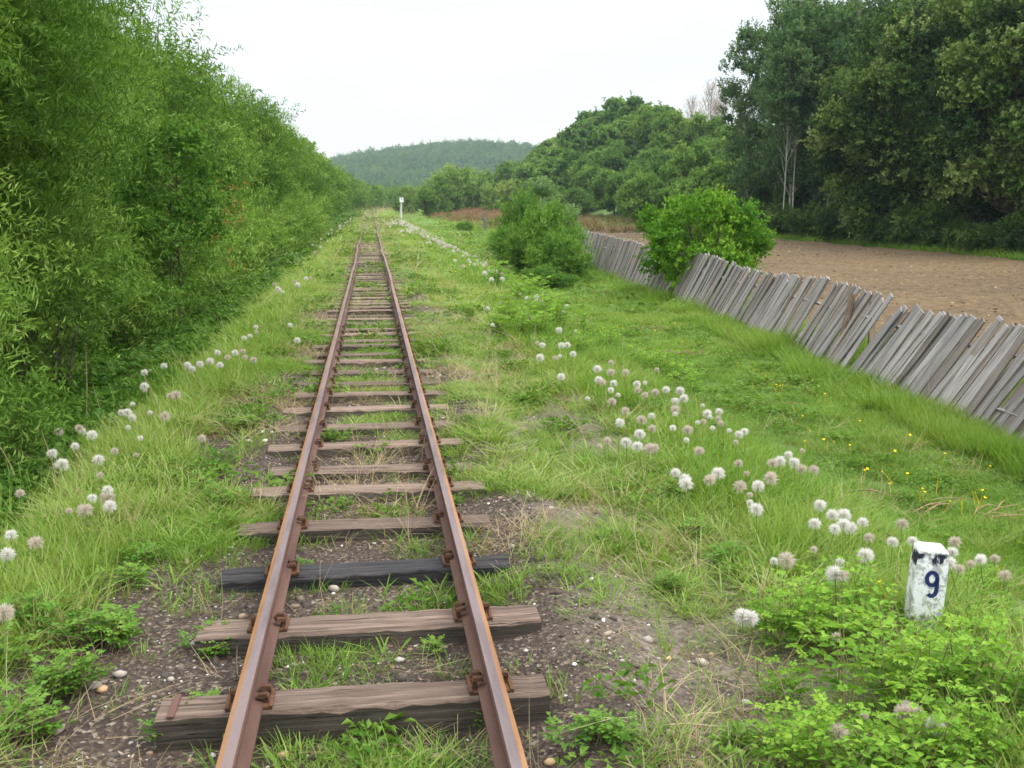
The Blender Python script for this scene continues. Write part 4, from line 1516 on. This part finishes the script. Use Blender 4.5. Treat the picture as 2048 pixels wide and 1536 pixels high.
for k, (x, y, h_, near) in enumerate(fl[:296]):
    z = float(tz(x, y)) + h_
    s = rr_.choice((.6, .85, 1.0, 1.0, 1.15, 1.25)) * rr_.uniform(.9, 1.1) * (1.0 if y < 16 else 1.25 + .005 * y)
    pink = rr_.random() < .38
    hm = heads[rr_.randrange(3, 6)] if pink else heads[rr_.randrange(0, 3)]
    f = empty('fluffy_flower', (x, y, z), (rr_.gauss(0, .12), rr_.gauss(0, .12), rr_.uniform(0, 6)), s)
    col_ = 'pinkish' if pink else 'white'
    if x < 0:
        lb = ('%s fluffy seed head in the tall grass left of the near sleepers' if y < 9 else '%s fluffy seed head on the left verge farther on') % col_
    elif y < 4.8:
        lb = '%s feathery seed head low among the leafy plants near the number post' % col_
    elif x > 2.65 and y < 6.3:
        lb = '%s fluffy seed head around the number post' % col_
    elif y < 10:
        lb = '%s fluffy seed head in the near grass right of the bare path' % col_
    elif y < 17:
        lb = '%s fluffy seed head around the low plants in the middle of the right verge' % col_
    else:
        lb = '%s fluffy seed head in the far drift along the right verge' % col_
    tag(f, lb, 'seed head', 'fluffy seed heads in the grass')
    obj('seed_head', hm, f)
    obj('stem', stems[k % 3], f)

SP = dict(P=[], R=[], S=[], I=[], T=[])
fx_ = np.array([q[0] for q in fl_far])
fy_ = np.array([q[1] for q in fl_far])
rs = np.random.default_rng(4)
sz_ = rs.uniform(.9, 1.4, len(fx_)) * (1.2 + .006 * fy_)
SP['P'].append(np.stack([fx_, fy_, tz(fx_, fy_) + np.array([q[2] for q in fl_far])], -1))
SP['R'].append(rs.normal(0, .2, (len(fx_), 3)))
SP['S'].append(np.stack([sz_] * 3, -1))
SP['I'].append(rs.integers(0, 6, len(fx_)))
SP['T'].append(rs.random(len(fx_)))
build(SP, 'far_seed_heads', heads, 'drift of small white seed heads far along both verges')

# yellow flowers
my, nt, b = new_mat('yellow_petal')
b.inputs['Base Color'].default_value = (.85, .55, .01, 1)
mb = MB()
for j in range(6):
    a = j * math.pi / 3
    c_, s_ = math.cos(a), math.sin(a)
    c2, s2 = math.cos(a + .45), math.sin(a + .45)
    c3, s3 = math.cos(a - .45), math.sin(a - .45)
    mb.add([(0, 0, 0), (.010 * c3, .010 * s3, .003), (.015 * c_, .015 * s_, .005), (.010 * c2, .010 * s2, .003)], [(0, 1, 2, 3)])
mb.tube([(.01, 0, -.14), (0, 0, 0)], [.0015, .001], 3)
yf = mb.mesh('yellow_flower', [my])
yl = [(1648, 877), (1655, 880), (1668, 881), (1850, 865), (1820, 868), (1735, 935), (1730, 938), (1765, 940), (1722, 968), (1815, 945), (1845, 975), (1850, 982), (1875, 955), (1950, 980), (1965, 978), (1945, 978), (1970, 993), (1925, 995), (1840, 985), (1620, 860), (1700, 888), (1560, 770), (1545, 765), (1553, 768), (1566, 766),
      (1525, 745), (1532, 750), (1650, 786), (1560, 790), (1475, 790), (1585, 807), (1476, 725), (1350, 645), (1365, 682), (1290, 700), (1415, 648), (1245, 655), (1235, 647), (1165, 600), (2000, 1130), (1760, 1160), (1900, 1000), (1980, 930), (1890, 905), (1790, 900), (1605, 830),
      (1510, 738), (1505, 765), (1610, 880), (1640, 850), (1720, 840), (1335, 720), (1280, 640), (1310, 660), (1960, 1000), (1780, 965)]
for _ in range(40):
    yl.append((random.uniform(900, 1000), random.uniform(490, 545)))
for k, (a, c) in enumerate(yl):
    p = at(a, c, dz=.15)
    far = c < 560
    o = obj('yellow_flower', yf, None, (p.x, p.y, float(tz(p.x, p.y)) + .14), (random.gauss(0, .3) + .25, random.gauss(0, .3), random.uniform(0, 6)), 1.5 if far else random.uniform(.8, 1.2))
    tag(o, 'tiny yellow flower in the far meadow right of the seed head drift' if far else 'small yellow flower in the mown green meadow before the fence', 'flower', 'yellow meadow flowers')

# ------------------------------------------------------------------ leafy plants
def compound_plant(seed, nst=5, h=.36, nleaf=7, pairs=3, ls=.040, mat=None):
    r = np.random.default_rng(seed)
    Ps, Ds, Ns, Ls, Ws, Ts = [], [], [], [], [], []
    mb = MB()
    for s in range(nst):
        a = r.uniform(0, 6.28)
        lean = r.uniform(.1, .5)
        H = h * r.uniform(.6, 1.1)
        base = np.array([.06 * math.cos(a) * r.random(), .06 * math.sin(a) * r.random(), -.02])
        top = base + np.array([math.cos(a) * lean * H, math.sin(a) * lean * H, H])
        mb.tube([base, (base + top) / 2 + np.array([0, 0, .02]), top], [.0035, .003, .0015], 3, cap=False)
        for j in range(nleaf):
            t = .35 + .65 * j / (nleaf - 1)
            p0 = base + (top - base) * t
            b_ = a + j * 2.4 + r.normal(0, .4)
            dr = unit(np.array([math.cos(b_), math.sin(b_), .45]))
            LL = ls * 3.3 * (1.15 - .45 * t)
            sd = unit(np.cross(dr, np.array([0, 0, 1.0])))
            up = np.cross(sd, dr)
            mb.tube([p0, p0 + dr * LL + np.array([0, 0, -.15 * LL])], [.0012, .0008], 3, cap=False)
            for q in range(pairs * 2 + 1):
                f = 1 if q == pairs * 2 else .35 + .6 * (q // 2) / pairs
                pp = p0 + dr * LL * f + np.array([0, 0, -.15 * LL * f * f])
                d_ = dr if q == pairs * 2 else unit(dr * .55 + sd * (1 if q % 2 else -1))
                Ps.append(pp)
                Ds.append(unit(d_ + np.array([0, 0, -.12])))
                Ns.append(unit(up + r.normal(0, .2, 3)))
                Ls.append(ls * r.uniform(.8, 1.15) * (1.2 - .3 * t))
                Ws.append(ls * .58 * r.uniform(.85, 1.15) * (1.2 - .3 * t))
                Ts.append(np.clip(.2 + .6 * t + r.normal(0, .1), 0, 1))
    V, Fc = leaf_geo(np.array(Ps), np.array(Ds), np.array(Ns), np.array(Ls), np.array(Ws), r, .18)
    return mesh_np('leaves', V, Fc, [mat or M['plant']], tint=np.repeat(Ts, 2)), mb.mesh('stems', [M['stem']])


CP = [compound_plant(i, 6 + i % 3) for i in range(4)]
BL = [compound_plant(20 + i, 5, .42, 6, 1, .062) for i in range(2)]     # broad simple leaves
MW = [compound_plant(30 + i, 5, .14, 7, 3, .028, M['shrub']) for i in range(3)]   # low feathery


def small_plant(kind, p, s, lb, grp, name='leafy_plant'):
    t = empty(name, (p[0], p[1], float(tz(p[0], p[1]))), (random.gauss(0, .08), random.gauss(0, .08), random.uniform(0, 6)), s)
    tag(t, lb, 'plant', grp)
    obj('leaves', kind[0], t)
    obj('stems', kind[1], t)
    return t


def base_at(px_, py_):
    p = at(px_, py_)
    return (p.x, p.y)


rp = random.Random(3)
near_pl = [(1545, 1270), (1580, 1290), (1560, 1400), (1610, 1330), (1650, 1300), (1700, 1280), (1750, 1290), (1700, 1350), (1760, 1370), (1800, 1320), (1840, 1330), (1900, 1300), (1950, 1270), (1850, 1380), (1920, 1360),
           (1990, 1330), (2020, 1280), (1960, 1430), (2020, 1400), (1880, 1450), (1800, 1500), (1860, 1530), (1940, 1520), (2010, 1500), (1740, 1540), (2040, 1450), (1780, 1240), (1730, 1225), (1920, 1215), (1960, 1170), (1690, 1240), (1650, 1240), (1990, 1230), (1620, 1500), (1580, 1540), (2035, 1350), (1780, 1420), (1690, 1450), (1905, 1560), (1990, 1560), (1820, 1580), (1700, 1590)]
for k, (a, c) in enumerate(near_pl):
    if (1755 < a < 1935 and c < 1340) or (k % 4 == 3 and c > 1250):
        continue
    row = 'at the lower edge of the view' if c > 1480 else 'in the middle of the plant mass' if c > 1330 else 'level with the foot of the number post'
    colm = 'far left' if a < 1640 else 'left' if a < 1760 else 'below the post' if a < 1890 else 'right' if a < 1975 else 'far right'
    lb = {0: 'bright green leafy plant standing alone left of the number post', 2: 'lone bright leafy plant on the bare verge near the lower edge', 29: 'upright leafy sprig right of the top of the number post'}.get(k, 'leafy green plant %s, %s' % (row, colm))
    small_plant(CP[k % 4] if rp.random() < .75 else BL[k % 2], base_at(a, c + 20), rp.uniform(.5, .85) * (.8 if c > 1480 else 1), lb, 'leafy plants before the number post')
for k in range(26):
    p = at(rp.uniform(1000, 1280), 0, z=-.3) if False else None
    u = rp.choice(((14.6, 2.45), (13.4, 3.2), (12.6, 3.5), (14.0, 2.0)))
    y = u[0] + rp.gauss(0, .8)
    x = u[1] + rp.gauss(0, .35)
    small_plant(CP[k % 4], (x, y), rp.uniform(.8, 1.25), 'leafy plant in the low bushy patch in the middle of the right verge', 'leafy plants of the middle patch')
for k in range(16):
    y = 21.5 + rp.gauss(0, 1.8)
    x = 3.1 + rp.gauss(0, .35)
    small_plant(CP[k % 4], (x, y), rp.uniform(1, 1.6), 'leafy plant in the small thicket behind the seed heads, farther up the verge', 'leafy plants of the far patch')
low_pl = [(130, 1385, 1.3), (90, 1400, 1.0), (160, 1290, 1.4), (200, 1300, 1.2), (240, 1285, 1.1), (290, 1130, .9), (420, 1290, 1.0), (435, 1310, .8), (400, 1440, 1.1), (365, 1470, 1.2), (965, 1455, .8), (850, 1420, .7), (1180, 1500, 1.3), (1230, 1480, .9), (600, 1145, .8), (690, 1020, .8), (870, 1310, .7), (1490, 1500, 1.0), (250, 1180, 1.0),
          (640, 900, .9), (660, 880, .9), (930, 850, 1), (905, 1010, .8), (450, 1010, .9), (420, 990, .9), (1130, 1000, .7), (1210, 1090, .9), (50, 1250, 1.3), (1060, 1400, .7), (490, 860, 1), (560, 800, .9), (30, 1480, 1.2), (20, 1330, 1.1), (1330, 1180, 1), (1400, 1080, 1.2), (1450, 1130, 1.2), (1360, 1000, 1)]
for k, (a, c, s) in enumerate(low_pl):
    p = base_at(a, c)
    s *= .72 if -.7 < p[0] < 1.7 else .95
    lb = 'low feathery weed on the gravel left of the track' if p[0] < -.45 else ('low weed growing between the rails' if p[0] < .4 else 'low feathery weed on the verge right of the track')
    q_ = int(np.argmin(np.abs(tie_arr - p[1])))
    lb += ', level with the %s sleeper' % ('black' if q_ == 3 else ORD[max(q_, 1)])
    small_plant(MW[k % 3], p, s, lb, 'low weeds beside the track', 'weed')

# ------------------------------------------------------------------ dry stalks and branch heaps
mst, nt, b = new_mat('dry_stalk')
nt.links.new(ramp(nt, noise(nt, 5, 3), [(.3, (.26, .19, .11)), (.7, (.42, .33, .2))]), b.inputs['Base Color'])
mdb, nt, b = new_mat('dead_branch')
nt.links.new(ramp(nt, noise(nt, 5, 3), [(.3, (.16, .095, .06)), (.7, (.33, .21, .13))]), b.inputs['Base Color'])
stalks = [((50, 1000), (5, 870)), ((205, 860), (190, 770)), ((255, 775), (205, 730)), ((120, 1000), (95, 860)), ((330, 855), (290, 745)), ((390, 790), (350, 700)), ((180, 960), (150, 880)), ((420, 800), (380, 740)), ((1540, 1390), (1385, 1200)), ((1830, 1400), (1770, 1210)), ((2045, 1480), (1935, 1330)), ((1925, 1275), (1840, 1115)), ((1780, 1250), (1790, 1080)), ((1310, 1180), (1280, 1090)), ((1590, 1440), (1500, 1260)), ((172, 880), (177, 690))]
for k, ((xa, ya), (xb, yb)) in enumerate(stalks):
    p = at(xa, ya)
    dist = p.y
    L = math.hypot(xb - xa, yb - ya) / F * dist
    ang = math.atan2(xb - xa, ya - yb)
    mb = MB()
    mb.tube([(0, 0, -.02), (math.sin(ang) * L * .5 + .01, .0, math.cos(ang) * L * .55), (math.sin(ang) * L, 0, math.cos(ang) * L)], [.003, .0024, .001], 4)
    o = obj('dry_stalk', mb.mesh('dry_stalk', [mst]), None, (p.x, p.y, float(tz(p.x, p.y))), (random.uniform(-.15, .15), 0, 0))
    tag(o, 'thin dry stalk leaning in the grass left of the track' if p.x < 0 else 'thin dry stalk leaning among the plants right of the track', 'stalk', 'dry stalks')


def heap(p, n, L, seed, lb):
    r = random.Random(seed)
    mb = MB()
    for i in range(n):
        a = r.gauss(.2, .6)
        c0 = Vector((r.gauss(0, L * .5), r.gauss(0, L * .2), r.uniform(.01, .06)))
        d = Vector((math.cos(a), math.sin(a), r.uniform(-.05, .18)))
        l_ = L * r.uniform(.3, 1)
        mb.tube([c0 - d * l_ / 2, c0 + Vector((0, 0, .03)), c0 + d * l_ / 2], [.006, .005, .002], 3)
    o = obj('branch_heap', mb.mesh('branch_heap', [mdb]), None, (p.x, p.y, float(tz(p.x, p.y))), (0, 0, -.3))
    tag(o, lb, 'dead branches', 'heaps of dead branches in the meadow')


heap(at(1975, 1030), 16, .75, 1, 'brown dead branches lying in the meadow at the right edge')
heap(at(1380, 712), 20, .6, 2, 'brown dead twigs in the meadow, the left of two heaps below the fence')
heap(at(1305, 662), 14, .5, 3, 'small heap of dead twigs in the meadow below the round bush')
heap(at(1490, 820), 8, .6, 4, 'flattened dead stalks beside the near seed heads')
heap(at(1590, 775), 4, .6, 5, 'few dead sticks in the meadow before the middle fence')
heap(at(1640, 1000), 10, .4, 6, 'short dead stalks in the grass up left of the number post')

# ------------------------------------------------------------------ far forest, haze
def blob(seed, h, rx, n, L, mat):
    r = np.random.default_rng(seed)
    d = unit(r.normal(size=(n, 3)))
    P = d * (r.uniform(.55, 1, (n, 1))) * np.array([rx, rx, h * .5]) + np.array([0, 0, h * .52])
    D = unit(d + r.normal(0, .6, (n, 3)))
    N = unit(d + r.normal(0, .5, (n, 3)))
    V, Fc = leaf_geo(P, D, N, L * r.uniform(.6, 1.2, n), L * .7 * r.uniform(.6, 1.2, n), r)
    return mesh_np('far_crown', V, Fc, [mat], tint=np.repeat(r.random(n), 2))


def conifer(seed, h, rx, mat):
    r = np.random.default_rng(seed)
    n = 170
    t = r.random(n) ** .8
    a = r.uniform(0, 6.28, n)
    rr = rx * (1 - t) * r.uniform(.2, 1, n)
    P = np.stack([rr * np.cos(a), rr * np.sin(a), h * (.12 + .88 * t)], -1)
    D = unit(np.stack([np.cos(a), np.sin(a), -.15 + 0 * a], -1))
    N = unit(np.array([0, 0, 1.0]) + r.normal(0, .4, (n, 3)))
    V, Fc = leaf_geo(P, D, N, 1.7 * (1.1 - t), .9 * (1.15 - t), r)
    return mesh_np('far_conifer', V, Fc, [mat], tint=np.repeat(r.random(n) * .35, 2))


FF = [blob(1, 8, 3.4, 150, 1.5, M['farleaf']), blob(2, 9.5, 3.2, 150, 1.6, M['farleaf']), blob(3, 7, 3.8, 150, 1.6, M['farleaf']), conifer(4, 12, 2.4, M['farleaf']), conifer(5, 10, 2.0, M['farleaf'])]
r = np.random.default_rng(77)
n = 15000
y = 640 + (1330 - 640) * r.random(n) ** .8
x = r.uniform(-.30, .33, n) * y + 40
keep = (r.random(n) < .35 + .65 * (fbm(x, y, 60, 5) > .42)) | (y < 760)
x, y = x[keep], y[keep]
n = len(x)
top = y > 1180
ii_ = np.where(r.random(n) < np.where(top, .35, .12), r.integers(3, 5, n), r.integers(0, 3, n))
HP = dict(P=[], R=[], S=[], I=[], T=[])
s = r.uniform(.8, 1.4, n)
push(HP, x, y, r, s, s * r.uniform(.8, 1.2, n), ii_, np.clip(.2 + fbm(x, y, 45, 6) * .7 + r.normal(0, .18, n), 0, 1), .03)
build(HP, 'far_forest', FF, 'distant wood covering the hill behind the end of the track')

mh = bpy.data.materials.new('haze')
mh.use_nodes = True
nt = mh.node_tree
nt.nodes.remove(nt.nodes['Principled BSDF'])
pv = nt.nodes.new('ShaderNodeVolumePrincipled')
pv.inputs['Color'].default_value = (.72, .86, 1.0, 1)
pv.inputs['Density'].default_value = .00017
nt.links.new(pv.outputs[0], nt.nodes['Material Output'].inputs['Volume'])
mb = MB()
mb.box((250, 780, 64), (1960, 1690, 136))
hz_o = obj('haze', mb.mesh('haze', [mh]))
tag(hz_o, 'thin summer haze in the air', kind='stuff')

# clods of the ploughed field
m, nt, b = new_mat('soil_clod')
a = nt.nodes.new('ShaderNodeAttribute')
a.attribute_name = 'itint'
a.attribute_type = 'INSTANCER'
nt.links.new(ramp(nt, a.outputs['Fac'], [(0, (.10, .066, .034)), (.7, (.19, .125, .064)), (.93, (.26, .18, .095)), (1, (.48, .38, .23))]), b.inputs['Base Color'])
clods = []
for i in range(3):
    me = pebs[i].copy()
    me.materials.clear()
    me.materials.append(m)
    clods.append(me)
CPn = dict(P=[], R=[], S=[], I=[], T=[])
r = np.random.default_rng(123)
n = 26000
y = 6 + 110 * r.random(n) ** 1.5
x = fence_x(y) + 1.5 + (27.5 - fence_x(y) - 1.5) * r.random(n)
s_ = .018 * (1 + r.pareto(3.0, n)) * (1 + y * .012)
s_ = np.minimum(s_ * .8, .075)
push(CPn, x, y, r, s_, s_ * .8, r.integers(0, 3, n), r.random(n), .3)
CPn['P'][0][:, 2] += .05
build(CPn, 'soil_clods', clods, 'clods of earth lying on the ploughed field')
